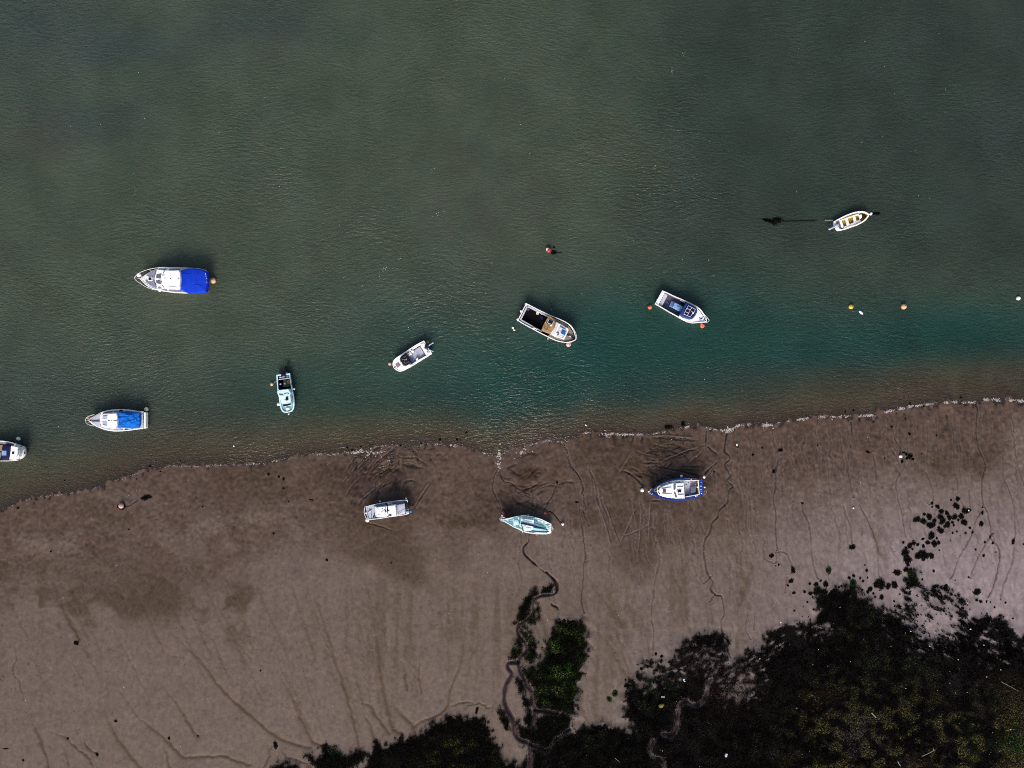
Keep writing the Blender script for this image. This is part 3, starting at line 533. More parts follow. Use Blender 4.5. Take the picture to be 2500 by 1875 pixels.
def c_green(px,py,k,rng,zz):
    n=len(px); c=shade((.0045,.0055,.0035),.6,rng,n); g1=n_gp.ravel()[k]; g2=n_gp2.ravel()[k]; P=(px,py)
    m_=np.clip(1.2*blob(1370,1600,44,78,-.15,P)+.5*blob(1330,1700,40,40,0,P),0,1)
    a=m_*sm(-.9,.9,g2+.5*g1)*(rng.random(n)<.65); c=mixc(c,shade((.028,.070,.015),.7,rng,n),a)
    a=m_*sm(.2,1.3,g2)*(rng.random(n)<.35); c=mixc(c,shade((.11,.125,.035),.5,rng,n),a)
    return c
def c_strip(px,py,k,rng,zz):
    n=len(px); c=shade((.0048,.0058,.0036),.6,rng,n); g2=n_gp2.ravel()[k]; P=(px,py)
    a=np.clip(blob(1288,1490,18,30,.4,P)+blob(1300,1560,18,40,0,P)+.6*blob(1265,1580,20,20,0,P),0,1)*sm(-.6,1,g2)*(rng.random(n)<.55); c=mixc(c,shade((.034,.070,.020),.7,rng,n),a)
    return c
def c_left(px,py,k,rng,zz):
    n=len(px); c=shade((.0045,.0048,.0040),.6,rng,n); g1=n_gp.ravel()[k]; g2=n_gp2.ravel()[k]; P=(px,py)
    m_=np.clip(1.1*blob(1100,1840,75,45,0,P)+.8*blob(1160,1830,50,60,0,P),0,1)*sm(1775,1815,py)
    a=m_*sm(-.7,1.,g2+.6*g1)*(rng.random(n)<.6); c=mixc(c,shade((.038,.044,.012),.7,rng,n),a)
    a=blob(825,1840,45,14,.25,P)*sm(-.5,.7,g2); c=mixc(c,shade((.012,.035,.014),.6,rng,n),a)
    return c
near_frame=sm(2000,1990,PY)
fronds('seaweed',D_bank*(1-.75*sm(.1,.6,hole)),170,'broad black seaweed and marsh bank filling the bottom corner',c_bank,seed=11,tall=1+.5*n_gp)
fronds('seaweed',D_bank*sm(.05,.5,hole),75,'combed dark weed streaked over pale mud at the top of the broad black bank',c_bank,lean=(-.5,.35),size=(.15,.45),height=(.01,.10),seed=12)
fronds('seaweed',D_green,170,'green weed patch growing between the winding creek and the fan of runnels',c_green,seed=13,height=(.03,.4),tall=1+.5*n_gp)
fronds('seaweed',D_strip,190,'dark weed fringe growing along both banks of the winding creek',c_strip,seed=14,height=(.03,.35),tall=1+.5*n_gp)
fronds('seaweed',D_left,170,'low olive and black weed mound at the bottom edge below the brown runnels',c_left,seed=15,tall=1+.5*n_gp)

# loose clumps of wrack, each one its own object
def clump_mesh(seed,green=0.):
    g=np.random.default_rng(seed); V=[];F=[];C=[]
    n=30; a0=g.uniform(0,6.28); k1,k2=g.uniform(.1,.3),g.uniform(.08,.22); p1,p2=g.uniform(0,6.28,2)
    ang=np.linspace(0,2*math.pi,n,endpoint=False); R=.60*(1+k1*np.sin(2*ang+p1)+k2*np.sin(3*ang+p2)+g.normal(0,.15,n))
    for t,z in ((1.,-.06),(.94,.06),(.7,.15),(.35,.22),(.0,.24)):
        for i in range(n): V.append((R[i]*t*math.cos(ang[i]),R[i]*t*math.sin(ang[i]),z+g.normal(0,.025)*(t<1)))
    for r in range(4):
        for i in range(n): F.append((r*n+i,r*n+(i+1)%n,(r+1)*n+(i+1)%n,(r+1)*n+i))
    C+=[(.0030,.0032,.0036)]*len(V)
    for _ in range(190):
        a=g.uniform(0,6.28); rr=np.interp(a,ang,R)*g.uniform(.3,1.05); l=g.uniform(.14,.42); b=a+g.normal(0,.7); wd=min(.13,l*g.uniform(.2,.5))
        x,y=rr*math.cos(a),rr*math.sin(a); z=max(.03,.22*(1-rr))+g.uniform(-.02,.06); d=(math.cos(b),math.sin(b)); q=(-d[1],d[0]); s=len(V)
        V+=[(x,y,z),(x+d[0]*l*.5-q[0]*wd/2,y+d[1]*l*.5-q[1]*wd/2,z+.03),(x+d[0]*l,y+d[1]*l,z-.06*g.random()),(x+d[0]*l*.5+q[0]*wd/2,y+d[1]*l*.5+q[1]*wd/2,z+.04)]
        F.append((s,s+1,s+2,s+3)); c=g.uniform(.4,1.8)
        C+=[((.014*c,.045*c,.010*c) if g.random()<green else ((.017*c,.014*c,.007*c) if g.random()<.2 else (.0040*c,.0044*c,.0044*c)))]*4
    return mesh_np('seaweed_clump',V,F,np.array(C))
CM=[clump_mesh(100+i) for i in range(8)]; CG=[clump_mesh(150+i,.6) for i in range(3)]
for m_ in CM+CG: m_.materials.append(WM)
crng=random.Random(3)
def clump(p,r,label,group=None,green=False,sc=(1,1)):
    """r in photo pixels"""
    x,y,z=onground(*p); o=bpy.data.objects.new('seaweed_clump',crng.choice(CG if green else CM)); COL.objects.link(o)
    o.location=(x,y,z-.02); k=r*MPP*(1.05 if r>7 else .85); o.scale=(k*sc[0]*crng.uniform(.85,1.15),k*sc[1]*crng.uniform(.85,1.15),max(.35,min(1.1,k*1.1))); o.rotation_euler=(0,0,crng.uniform(0,6.28) if sc==(1,1) else crng.uniform(-.3,.3))
    return tag(o,label,'seaweed',group)
R5=lambda x,y: (1880+x/3.568,1180+y/3.568)
isl=[(1635,135,25),(1577,145,15),(1410,175,20),(1412,205,12),(1460,205,25),(1490,245,25),(1615,195,35),(1635,215,22),(1690,240,30),(1725,240,28),(1280,315,35),(1345,270,20),(1335,330,35),(1385,290,30),(1400,365,40),(1430,325,25),(1485,295,35),(1500,330,35),(1540,260,25),(1560,300,30),(1605,295,30),(1665,290,28),(1640,320,18),(1690,340,38),(1545,360,35),(1590,340,20),(1600,365,15),(1520,375,20),(1470,385,18),(1490,415,30),(1660,270,15)]
for x,y,r in isl: clump(R5(x,y),r/3.568,'black wrack clump crowded into the upper dark island above the seaweed bank','clumps in the upper weed island')
low=[(1405,458,38),(1330,485,20),(1375,515,25),(1450,480,20),(1430,525,35),(1470,520,22),(1160,515,18),(1250,520,35),(1215,545,30),(1285,535,22),(1335,548,24),(1185,565,20),(1175,605,40),(1240,575,15),(1195,665,45),(1320,625,55),(1285,632,30),(1360,632,30),(1405,630,28),(1335,665,20),(1475,583,12)]
for x,y,r in low: clump(R5(x,y),r/3.568,'black wrack clump in the lower dark island just above the neck of the seaweed bank','clumps in the lower weed island')
neck=[(1200,710,22),(1185,750,28),(1230,790,40),(1265,840,35),(1180,840,30),(1195,915,13),(1130,965,10),(1190,960,12),(1245,870,30),(1220,755,22)]
for x,y,r in neck: clump(R5(x,y),r/3.568,'dark clump in the narrow neck joining the weed islands to the bank','clumps in the neck of the bank',green=y in(790,840))
edge_=[(440,850,18),(485,880,28),(400,880,25),(345,875,18),(300,945,22),(350,960,24),(410,940,45),(470,950,40),(325,1035,14),(380,1100,15),(350,1190,12),(535,960,22),(495,950,15),(570,900,16),(620,895,14),(600,905,14),(870,920,28),(850,945,24),(960,880,50),(920,885,30),(1030,895,30),(1085,890,35),(900,960,18),(915,990,15),(970,995,25),(1080,1028,12),(1085,1070,12),(690,825,22),(728,805,20),(785,825,16),(810,852,16),(850,823,12),(450,1140,18),(430,1160,22),(800,930,20)]
for x,y,r in edge_: clump(R5(x,y),r/3.568,'black clump along the ragged upper edge of the seaweed bank, left of the neck','clumps on the upper edge of the bank')
clump(R5(722,865),38/3.568,'black clump with an olive middle on the upper edge of the seaweed bank',green=True)
redge=[(1433,903,15),(1465,888,8),(1535,890,18),(1692,1037,14),(1675,1085,20),(1740,1100,10),(1770,1185,14),(1640,1080,14),(1720,1060,8)]
for x,y,r in redge: clump(R5(x,y),r/3.568,'small black clump at the edge of the combed streaky weed right of the neck','clumps beside the streaky weed')
mid_=[(1850,210,10),(1848,258,22),(1838,352,28),(1740,388,17),(1765,428,16),(1702,434,15),(1627,421,12),(1590,432,13),(1655,457,6),(1570,500,8)]
for x,y,r in mid_: clump(R5(x,y),r/3.568,'small black clump strewn just right of the weed islands','clumps right of the islands')
sc_=[(1920,470,18),(1870,513,14),(1940,520,16),(1790,577,16),(1860,630,20),(1968,600,8),(1730,820,14),(1612,845,8),(1742,927,6),(1800,1018,18),(1835,1030,20),(1885,1030,16),(1918,1035,10),(2050,1040,14),(1955,1080,12),(1890,1135,12),(1840,1132,7),(2115,1178,12),(2055,1190,5),(2208,530,12)]
for x,y,r in sc_: clump(R5(x,y),r/3.568,'small black clump scattered over the pale mud by the right edge','clumps on the pale mud')
clump(R5(2115,510),30/3.568,'large lone black clump with a pointed top near the right edge',sc=(.8,1.2))
clump(R5(1800,945),36/3.568,'largest lone black clump on the pale mud right of the streaky weed')
clump(R5(1425,765),18/3.568,'lone black clump between the neck and the scattered right clumps'); clump(R5(1110,780),34/3.568,'round black clump beside the left side of the neck'); clump(R5(1325,838),13/3.568,'tiny black clump below the neck on its right side')
clump(R5(510,760),40/3.568,'bright green leaf shaped clump alone on the pale mud above the bank',green=True,sc=(.7,1.25))
clump(R5(840,760),22/3.568,'tilted dark clump just above the row on the bank edge'); clump(R5(825,712),10/3.568,'tiny black clump topmost above the row on the bank edge')
clump(R5(715,555),32/3.568,'spread black clump with spiky ends alone on the open mud',sc=(1.3,.8)); clump(R5(280,172),14/3.568,'tiny black clump on a runnel below the tall brown runnel fan')
for x,y,r in ((15,632,25),(75,710,18),(50,720,9)): clump(R5(x,y),r/3.568,'dark clump of the little cluster at the foot of the long straight runnel','clumps at the runnel foot')
for x,y,r in ((200,760,30),(185,850,26),(155,890,18),(207,955,22),(210,1110,14),(290,1075,6),(280,1163,7),(335,1163,7)): clump(R5(x,y),r/3.568,'black clump in the broken column running down to the bank','clumps in the broken column')
R6=lambda x,y: (1480+x/4.254,1500+y/4.254)
for x,y,r in ((515,410,22),(575,435,28),(485,500,18),(570,490,28),(655,495,20),(540,530,20),(600,560,16),(680,570,18),(520,580,18),(690,640,40),(365,565,24),(430,545,24),(200,680,15),(200,740,28),(590,600,15),(555,650,14),(650,650,24),(270,690,20),(330,640,30)): clump(R6(x,y),r/4.254,'black clump in the speckled patch left of the round weed hummock','clumps left of the hummock')
clump(R6(90,820),42/4.254,'dark green feathery clump at the foot of the runnel fan',green=True); clump(R6(30,880),34/4.254,'dark green clump just below the feathery one at the runnel fan',green=True)
for x,y,r in ((650,425,26),(690,405,24),(665,455,26),(765,412,24),(790,440,24),(828,440,26),(740,445,24)): clump((1180+x/3.4927,1400+y/3.4927),r/3.4927*.9,'ragged dark clump crowning the top of the green weed patch by the creek','clumps crowning the green patch')
Q3=lambda x,y:(x/1.7696,938+y/1.7696); Q4=lambda x,y:(1250+x/1.7696,938+y/1.7696)
for p,r,l,s_ in ((Q3(632,490),12,'spiky black clump on the mud beside the pink buoy',(1.15,.6)),(Q3(330,1118),8,'greenish black clump alone on the smooth lower left mud',(1.2,.8)),(Q3(1190,1560),10,'tall black clump by the brown runnels near the bottom edge',(.7,1.2)),(Q3(25,1575),6,'long thin black strand at the left edge',(1.9,.35)),(Q3(2060,1410),8,'forked black strand above the low weed mound',(.6,1.2)),
  (Q3(1345,500),6,'thin curved black strand left of the grey work boat',(1.7,.3)),(Q3(730,1530),6,'small dark clump where two brown runnels meet',(.7,1.2)),(Q4(1160,285),7,'black clump on the long straight runnel below the foam',(1.4,.8)),(Q4(1130,378),6,'small round black clump beside the long straight runnel',(1,1)),(Q4(1537,293),6,'small black clump left of the white buoy on the mud',(1.3,.7)),(Q4(530,553),5,'small black clump on the chain scratches below the navy boat',(1.3,.8)),(Q4(280,510),5,'small black clump above the pale oval float',(1.3,.8)),(Q4(1255,513),5,'small black clump at the head of the short dark runnel',(1.2,.8)),(Q4(675,185),9,'ragged black clump in the foam line above the navy boat',(1.5,.8)),(Q4(740,172),8,'black clump beside the foam tuft above the navy boat',(.8,1.3)),(Q4(872,378),4,'small dark clump right of the navy boat stern',(1,1))): clump(p,r,l,sc=s_)
for x,y,r in ((648,355,5),(693,378,4),(590,410,3),(280,415,4),(78,535,6),(780,332,4),(450,455,3)): clump(Q3(x,y),r,'small dark weed scrap along the left half of the foam line','weed scraps on the left foam line',sc=(.8,.6))
for x,y,r in ((1900,240,6),(1975,240,6),(1820,255,4),(1730,265,6),(1500,275,5),(1520,285,5),(2015,210,5),(1560,270,4)): clump(Q3(x,y),r*.75,'dark weed scrap along the foam line above the grey work boat','weed scraps above the work boat')
for x,y,r in ((1475,113,6),(1940,57,5),(1780,95,4),(1720,82,4),(1440,120,4),(2180,72,4)): clump(Q4(x,y),r*.75,'dark weed scrap in the shallows along the right half of the foam line','weed scraps on the right foam line')
for x,y,r in ((220,722,4),(1160,390,4),(1225,410,5),(1205,400,4),(1225,450,4),(1412,760,4),(1247,507,3),(875,530,3),(557,628,3),(1182,645,4),(1690,772,3)): clump(Q3(x,y),r,'tiny dark weed scrap on the brown mud left of the work boat','weed scraps on the brown mud')
for x,y,r in ((500,1455,5),(420,1597,6),(293,1530,5),(100,1625,4),(855,1520,3),(1125,1238,3)): clump(Q3(x,y),r,'tiny dark weed knot among the lower left brown runnels','weed knots among the runnels')
for x,y,r in ((1040,305,5),(1715,215,6),(1832,222,4),(1080,275,4),(1640,185,4),(1700,150,3),(1610,320,3),(1770,300,3),(195,425,4),(1320,265,3)): clump(Q4(x,y),r,'tiny dark weed scrap on the rippled mud right of the meandering runnel','weed scraps on the rippled mud')
# ------------------------------------------------------------------ boats
class Boat:
    def __init__(s,name,label,o,sc,stern,bow,base=0.,group=None,roll=0.,pitch=0.):
        s.o,s.s,s.base=o,sc,base
        S=np.array(at(*s.px(*stern),base+.6)); B=np.array(at(*s.px(*bow),base+.6)); c=(S+B)/2; d=B-S
        s.c=c; s.a=math.atan2(d[1],d[0]); s.ca,s.sa=math.cos(s.a),math.sin(s.a); s.len=float(np.linalg.norm(d))
        e=bpy.data.objects.new(name,None); COL.objects.link(e); e.location=(c[0],c[1],base); e.rotation_euler=(0,0,s.a)
        e.empty_display_size=.5; tag(e,label,'boat',group); s.e=e
    def px(s,x,y): return (s.o[0]+x/s.s,s.o[1]+y/s.s)
    def w(s,x,y,z):
        X,Y=at(*s.px(x,y),z+s.base); dx,dy=X-s.c[0],Y-s.c[1]
        return (dx*s.ca+dy*s.sa,-dx*s.sa+dy*s.ca)
    def pts(s,l,z): return [s.w(x,y,z) for x,y in l]
    def hull(s,line,mat,sheer=.85,bowup=.35,floor=.3,rim=.12,inmat=None,rimmat=None,deck=False,low=None,n=5,keel=-.3,lowz=.25):
        p=ccw(cat(s.pts(line,sheer),n)); U=[q[0] for q in p]; u0,u1=min(U),max(U)
        # centre line follows the stern middle to the bow
        zt=lambda u: sheer+bowup*max(0,(u-u0)/(u1-u0))**2.2
        def ring(k,sh,z,rise=0): return [((u-u0)*(1-sh)+u0+sh*.15*(u1-u0),v*k,zt(u)+z if rise else z) for u,v in p]
        bm=bmesh.new(); ins=inset(p,rim)
        top=[(u,v,zt(u)) for u,v in p]; outer=[ring(.30,.10,keel),ring(.62,.07,keel*.3),ring(.86,.035,lowz*.8),ring(.95,.015,sheer*.62),ring(1.01,0,-.06,1)]
        rings_bm(bm,outer,True,False); s.add(bm,'hull',mat)
        bm=bmesh.new(); t=.05
        rr=[[(u,v,zt(u)-.06) for u,v in inset(p,-.02)],[(u,v,zt(u)+t) for u,v in inset(p,-.02)],[(u,v,zt(u)+t) for u,v in inset(p,rim)],[(u,v,zt(u)-.06) for u,v in inset(p,rim)]]
        vs=[[bm.verts.new(q) for q in r] for r in rr]; m_=len(p)
        for a,b in ((0,1),(1,2),(2,3)):
            for i in range(m_):
                bm.faces.new((vs[a][i],vs[a][(i+1)%m_],vs[b][(i+1)%m_],vs[b][i]))
        s.add(bm,'gunwale',rimmat or mat)
        bm=bmesh.new(); fz=floor
        if deck: rings_bm(bm,[[(u,v,zt(u)-.10) for u,v in inset(p,rim*.6)],[(u,v,zt(u)-.01) for u,v in inset(p,rim*.6)]],True,True)
        else:
            c2=inset(p,rim+.03); rings_bm(bm,[[(u,v,zt(u)-.04) for u,v in inset(p,rim)],[(u,v,fz) for u,v in c2]],False,True)
        s.add(bm,'deck' if deck else 'cockpit_lining',inmat or mat)
        s.u0,s.u1=u0,u1; s.zt=zt; return s
    def add(s,bm,name,mat,par=None,smooth=False):
        me=bm_mesh(name,bm); o=link(name,me,M[mat],par or s.e,smooth=smooth); return o
    def plate(s,name,l,z0,z1,mat,bev=.02,dome=0.,sm_=False,par=None):
        q=s.pts(l,z1); q=catc(q,4) if sm_ else q
        bm=bmesh.new(); prism_bm(bm,q,z0,z1,bev,dome); return s.add(bm,name,mat,par)
    def rect(s,name,a,b,wd,z0,z1,mat,bev=.01,par=None):
        """bar from a to b, wd in zoom pixels"""
        dx,dy=b[0]-a[0],b[1]-a[1]; L=math.hypot(dx,dy); nx_,ny_=-dy/L*wd/2,dx/L*wd/2
        return s.plate(name,[(a[0]+nx_,a[1]+ny_),(b[0]+nx_,b[1]+ny_),(b[0]-nx_,b[1]-ny_),(a[0]-nx_,a[1]-ny_)],z0,z1,mat,bev,par=par)
    def tube(s,name,l,z,r,mat,curve=True,par=None,posts=None,zp=.8,bm=None):
        if curve and len(l)>2: l=cat(l,4)
        zz=z if isinstance(z,(list,tuple)) else [z]*len(l)
        if len(zz)!=len(l): zz=list(np.interp(np.linspace(0,1,len(l)),np.linspace(0,1,len(zz)),zz))
        own=bm is None; bm=bm or bmesh.new()
        tube_bm(bm,[(*s.w(x,y,k),k) for (x,y),k in zip(l,zz)],r)
        for q in (posts or []):
            k=min(range(len(l)),key=lambda i:(l[i][0]-q[0])**2+(l[i][1]-q[1])**2)
            a=s.w(*l[k],zz[k]); b=s.w(q[2],q[3],zp) if len(q)>2 else a
            tube_bm(bm,[(*b,zp),(*a,zz[k])],r*.85)
        if own: return s.add(bm,name,mat,par)
    def ball(s,name,x,y,z,r,mat,sz=1,par=None):
        bm=bmesh.new(); u,v=s.w(x,y,z); ball_bm(bm,(u,v,z),r,1,1,sz); return s.add(bm,name,mat,par,True)
    def outboard(s,x,y,ang,l,wd,z,cowl,leg,lx=None,ly=None,legr=.07):
        """cowl with tilted leg and propeller"""
        u,v=s.w(x,y,z); bm=bmesh.new(); c,sn=math.cos(ang),math.sin(ang)
        q=[(u+a*l*c-b*wd*sn,v+a*l*sn+b*wd*c) for a,b in ((-.5,-.35),(-.3,-.5),(.3,-.5),(.5,-.25),(.5,.25),(.3,.5),(-.3,.5),(-.5,.35))]
        prism_bm(bm,q,z-.35,z,.06,.05); o=s.add(bm,'outboard_motor',cowl)
        if lx is not None:
            bm=bmesh.new(); e=s.w(lx,ly,z-.15); tube_bm(bm,[(u,v,z-.2),((u+e[0])/2,(v+e[1])/2,z-.15),(*e,z-.2)],[legr*1.3,legr,legr*.8],8)
            tube_bm(bm,[(*e,z-.35),(*e,z-.05)],[legr*1.6,legr*.5],6); s.add(bm,'motor_leg',leg,o)
            bm=bmesh.new(); 
            for k in range(3):
                t=k*2.094; tube_bm(bm,[(e[0],e[1],z-.3),(e[0]+.12*math.cos(t),e[1]+.12*math.sin(t),z-.3+.02)],[.05,.02],5)
            s.add(bm,'propeller',leg,o)
        return o
    def fender_xyz(s,x,y,z): return (*at(*s.px(x,y),z+s.base),z+s.base)

# --- cruiser with the royal blue canopy
b=Boat('cabin_cruiser','white cabin cruiser with grey foredeck and glossy royal blue stern canopy',(310,620),9.217,(1790,615),(305,560))
b.hull([(1775,365),(1600,328),(1300,310),(1000,303),(850,312),(700,337),(560,392),(430,472),(340,532),(303,562),(350,612),(440,702),(560,772),(700,817),(900,852),(1100,874),(1350,884),(1600,872),(1765,862)],'white',1.05,.08,.9,.09,deck=True)
d_=1.06
b.plate('deck_panel',[(655,355),(600,375),(480,432),(425,490),(475,505),(555,505),(612,555),(625,480),(648,405)],1.15,1.24,'deckgrey')
b.plate('deck_panel',[(405,590),(450,605),(560,605),(612,585),(622,650),(662,770),(580,742),(500,692),(430,642)],1.15,1.24,'deckgrey')
for l in ([(690,372),(900,328),(915,345),(700,385)],[(945,342),(1180,337),(1180,368),(950,357)],[(790,790),(890,802),(900,832),(790,812)],[(935,807),(1200,822),(1330,858),(940,842)]): b.plate('deck_panel',l,1.02,1.13,'deckgrey')
t=b.plate('cabin_trunk',[(668,345),(830,358),(830,785),(685,778),(640,650),(612,560),(630,470)],1.05,1.55,'white',.08)
b.plate('window',[(662,452),(778,437),(755,555),(650,545)],1.5,1.58,'glassgrey',par=t); b.plate('window',[(650,592),(752,578),(768,688),(660,655)],1.5,1.58,'glassgrey',par=t)
b.rect('window',(625,500),(655,365),9,1.5,1.58,'glass',.004,t); b.rect('window',(620,640),(655,700),9,1.5,1.58,'glass',.004,t)
r=b.plate('wheelhouse_roof',[(855,358),(1150,355),(1188,400),(1202,560),(1184,750),(1150,788),(840,778),(795,690),(772,560),(800,450)],1.55,2.15,'white',.10,.05)
for a_,c_ in (((795,490),(830,400)),((775,600),(785,660)),((790,690),(825,750))): b.rect('window',a_,c_,12,1.9,2.10,'glass',.004,r)
for x,y,q in ((830,478,16),(850,542,14),(980,556,12),(1157,558,14)): b.ball('roof_light',x,y,2.22,.05,'black',par=r)
b.rect('grab_rail',(930,385),(1110,385),5,2.19,2.23,'worn',.004,r); b.rect('grab_rail',(930,735),(1110,745),5,2.19,2.23,'worn',.004,r)
hh=b.plate('hatch',[(462,512),(560,508),(572,525),(570,600),(550,610),(465,600)],1.2,1.34,'white',.02); b.plate('hatch_glass',[(482,530),(548,528),(552,586),(485,588)],1.33,1.37,'glass',.01,par=hh)
b.plate('canopy',[(1150,362),(1190,378),(1350,322),(1500,318),(1700,348),(1785,400),(1812,560),(1806,640),(1768,848),(1600,874),(1350,880),(1250,822),(1150,787),(1186,740),(1198,560),(1186,420)],1.0,1.75,'tarp',.16,.14)
b.tube('canopy_strap',[(1770,430),(1785,550),(1802,555)],1.72,.025,'white'); b.tube('canopy_strap',[(1750,790),(1780,640),(1800,636)],1.72,.025,'white')
b.rect('stern_coaming',(1772,860),(1808,680),14,.95,1.12,'white')
b.rect('swim_platform',(1832,575),(1832,668),26,.35,.42,'black'); b.rect('swim_platform',(1860,575),(1860,668),10,.35,.42,'worn')
b.tube('bow_rail',[(860,297),(700,308),(500,342),(330,400),(222,470),(170,530),(200,592),(300,662),(430,742),(560,792),(650,812)],1.85,.028,'rail',posts=[(500,342,560,392),(270,435,350,525),(170,530,330,560),(260,635,370,622),(430,742,520,750),(700,308,710,345)],zp=1.3)
b.tube('cleat',[(390,540),(412,552)],1.35,.03,'steel'); b.tube('anchor',[(280,540),(340,545),(395,545)],1.36,.04,'steel')
for l in ([(1320,325),(1300,600),(1330,872)],[(1540,322),(1555,600),(1540,872)]): b.tube('canopy_seam',l,[1.74,1.9,1.74],.022,'tarp')
for l in ([(1250,420),(1380,470),(1500,430)],[(1400,760),(1560,700),(1700,740)],[(1600,420),(1680,520)]): b.tube('canopy_crease',l,[1.78,1.86,1.78],.06,'tarp')
B1=b
# --- cruiser with the bright blue tarpaulin
b=Boat('cabin_cruiser','white cruiser with pale foredeck and crumpled bright blue tarpaulin over its cockpit',(190,970),11.06,(1825,622),(297,622))
b.hull([(1770,392),(1650,378),(1450,345),(1250,328),(1100,325),(900,342),(700,387),(560,447),(420,532),(330,597),(297,622),(340,660),(430,740),(560,806),(700,861),(860,901),(1050,918),(1250,909),(1450,887),(1650,860),(1770,847)],'white',.9,.06,.75,.10,deck=True)
b.plate('stern_platform',[(1775,400),(1815,402),(1835,425),(1838,610),(1832,820),(1812,842),(1775,842)],.3,.88,'white',.05)
b.plate('aft_deck',[(1560,408),(1650,400),(1765,418),(1762,830),(1640,845),(1500,862)],.88,.96,'palegrey'); b.rect('deck_seam',(1768,405),(1762,845),8,.9,.965,'black',.003)
b.plate('deck_panel',[(360,602),(440,522),(585,436),(618,442),(565,560),(520,602)],.98,1.06,'palegrey'); b.plate('deck_panel',[(365,660),(598,655),(618,800),(540,802),(450,742)],.98,1.06,'palegrey')
b.rect('deck_seam',(300,623),(580,624),15,1.0,1.10,'black',.004)
for l in ([(665,422),(800,377),(922,362),(938,395),(800,420),(690,447)],[(965,367),(1220,358),(1225,388),(965,396)],[(1255,362),(1450,385),(1440,402),(1262,388)]): b.plate('deck_panel',l,.88,.98,'glassgrey')
for l in ([(660,802),(920,860),(918,885),(700,842)],[(960,870),(1130,860),(1210,870),(1210,888),(970,888)]): b.plate('deck_panel',l,.88,.98,'glasspale')
b.plate('deck_panel',[(1258,862),(1340,860),(1350,878),(1262,882)],.88,.98,'glass'); b.tube('fender_basket',[(1130,370),(1160,350),(1215,372)],1.0,.08,'black')
t=b.plate('cabin_trunk',[(598,560),(625,485),(700,440),(860,428),(880,620),(880,828),(700,812),(630,775),(600,690)],.92,1.42,'white',.07)
for l in ([(672,492),(800,470),(780,602),(657,602)],[(660,650),(778,640),(790,775),(668,755)]): b.plate('window',l,1.36,1.46,'glasspale',par=t)
b.rect('window_seal',(668,505),(788,488),13,1.4,1.48,'glassgrey',.004,t); b.rect('window_seal',(668,738),(782,755),13,1.4,1.48,'glassgrey',.004,t)
r=b.plate('wheelhouse_roof',[(815,440),(1040,428),(1062,520),(1066,622),(1058,740),(1030,832),(820,812),(806,622)],1.3,1.8,'white',.07,.04)
for x0,x1 in ((810,860),(895,930),(960,1060)): b.rect('roof_seam',(x0,627),(x1,627),12,1.78,1.86,'black',.004,r)
b.plate('tarpaulin',[(1042,425),(1100,405),(1300,397),(1550,407),(1640,422),(1660,520),(1666,640),(1652,770),(1620,826),(1450,848),(1300,832),(1030,826),(1062,700),(1064,560)],.85,1.45,'tarp2',.12,.16)
for l in ([(1070,480),(1250,470),(1420,490),(1500,480)],[(1080,440),(1300,440)],[(1180,700),(1400,650),(1580,600)],[(1080,560),(1300,540)]): b.tube('tarpaulin_fold',l,[1.50,1.60,1.50],.11,'tarp2')
b.tube('bow_rail',[(440,462),(300,510),(230,560),(205,625),(230,692),(300,742),(430,772)],1.65,.03,'rail',posts=[(230,560,320,590),(205,625,300,622),(250,710,350,665)],zp=1.2)
b.plate('anchor',[(270,545),(340,520),(360,545),(300,590),(275,620),(250,640)],1.05,1.2,'red',.02)
b.tube('boat_hook',[(1700,470),(1760,430)],1.02,.02,'black'); b.ball('deck_filler',1697,517,.98,.07,'black',.4); b.ball('deck_filler',1697,725,.98,.06,'black',.4)
B2=b
# --- cruiser cut by the left edge
b=Boat('cabin_cruiser','white wheelhouse cruiser with dark blue canopy, cut off by the left edge',(0,1050),18.43,(-1150,930),(1125,985))
b.hull([(-1150,610),(-900,550),(-500,490),(0,488),(300,520),(650,600),(900,680),(1040,730),(1100,830),(1128,985),(1100,1130),(1020,1250),(900,1330),(750,1362),(500,1385),(0,1392),(-500,1372),(-900,1335),(-1150,1270)],'white',.85,.25,.3,.06,inmat='khaki',n=4)
b.plate('foredeck',[(640,615),(900,695),(1040,750),(1100,860),(1115,985),(1090,1120),(1010,1235),(880,1320),(640,1350)],.85,1.0,'white'); b.plate('side_deck',[(-600,520),(0,510),(300,545),(640,622),(780,765),(480,685),(0,605),(-600,600)],.75,.9,'deckgrey')
b.plate('cockpit_seat',[(-300,660),(110,670),(90,800),(75,940),(-300,950)],.3,.75,'tan'); b.plate('cockpit_seat',[(-300,1000),(60,1000),(40,1300),(-300,1330)],.3,.7,'khaki')
c=b.plate('canopy',[(115,650),(490,692),(470,930),(440,1170),(400,1290),(60,1340),(55,1000),(85,800)],.8,1.55,'navy',.1,.06); b.plate('canopy_window',[(75,925),(285,925),(278,1140),(70,1140)],1.5,1.66,'boxblue',.02,par=c)
r=b.plate('wheelhouse',[(490,702),(730,722),(815,780),(858,900),(862,1050),(832,1200),(760,1285),(640,1332),(400,1322),(440,1140)],.9,1.85,'white',.06,.03)
for l in ([(545,705),(600,712),(590,728),(550,722)],[(610,715),(745,745),(772,770),(640,735)]): b.plate('window',l,1.8,1.9,'glass',.005,par=r)
b.plate('hatch',[(525,992),(625,990),(622,1078),(528,1080)],1.85,1.96,'glass',.015,par=r); b.plate('roof_screen',[(782,850),(830,890),(822,1100),(755,1210),(738,1200),(785,1060)],1.85,1.95,'glasspale',.01,par=r)
b.plate('windscreen',[(825,700),(935,712),(962,900),(955,1080),(905,1240),(850,1345),(715,1352),(830,1245),(866,1080),(868,900)],.95,1.25,'khaki',.03); b.tube('windscreen_frame',[(945,720),(985,900),(975,1080),(915,1250)],1.2,.06,'black')
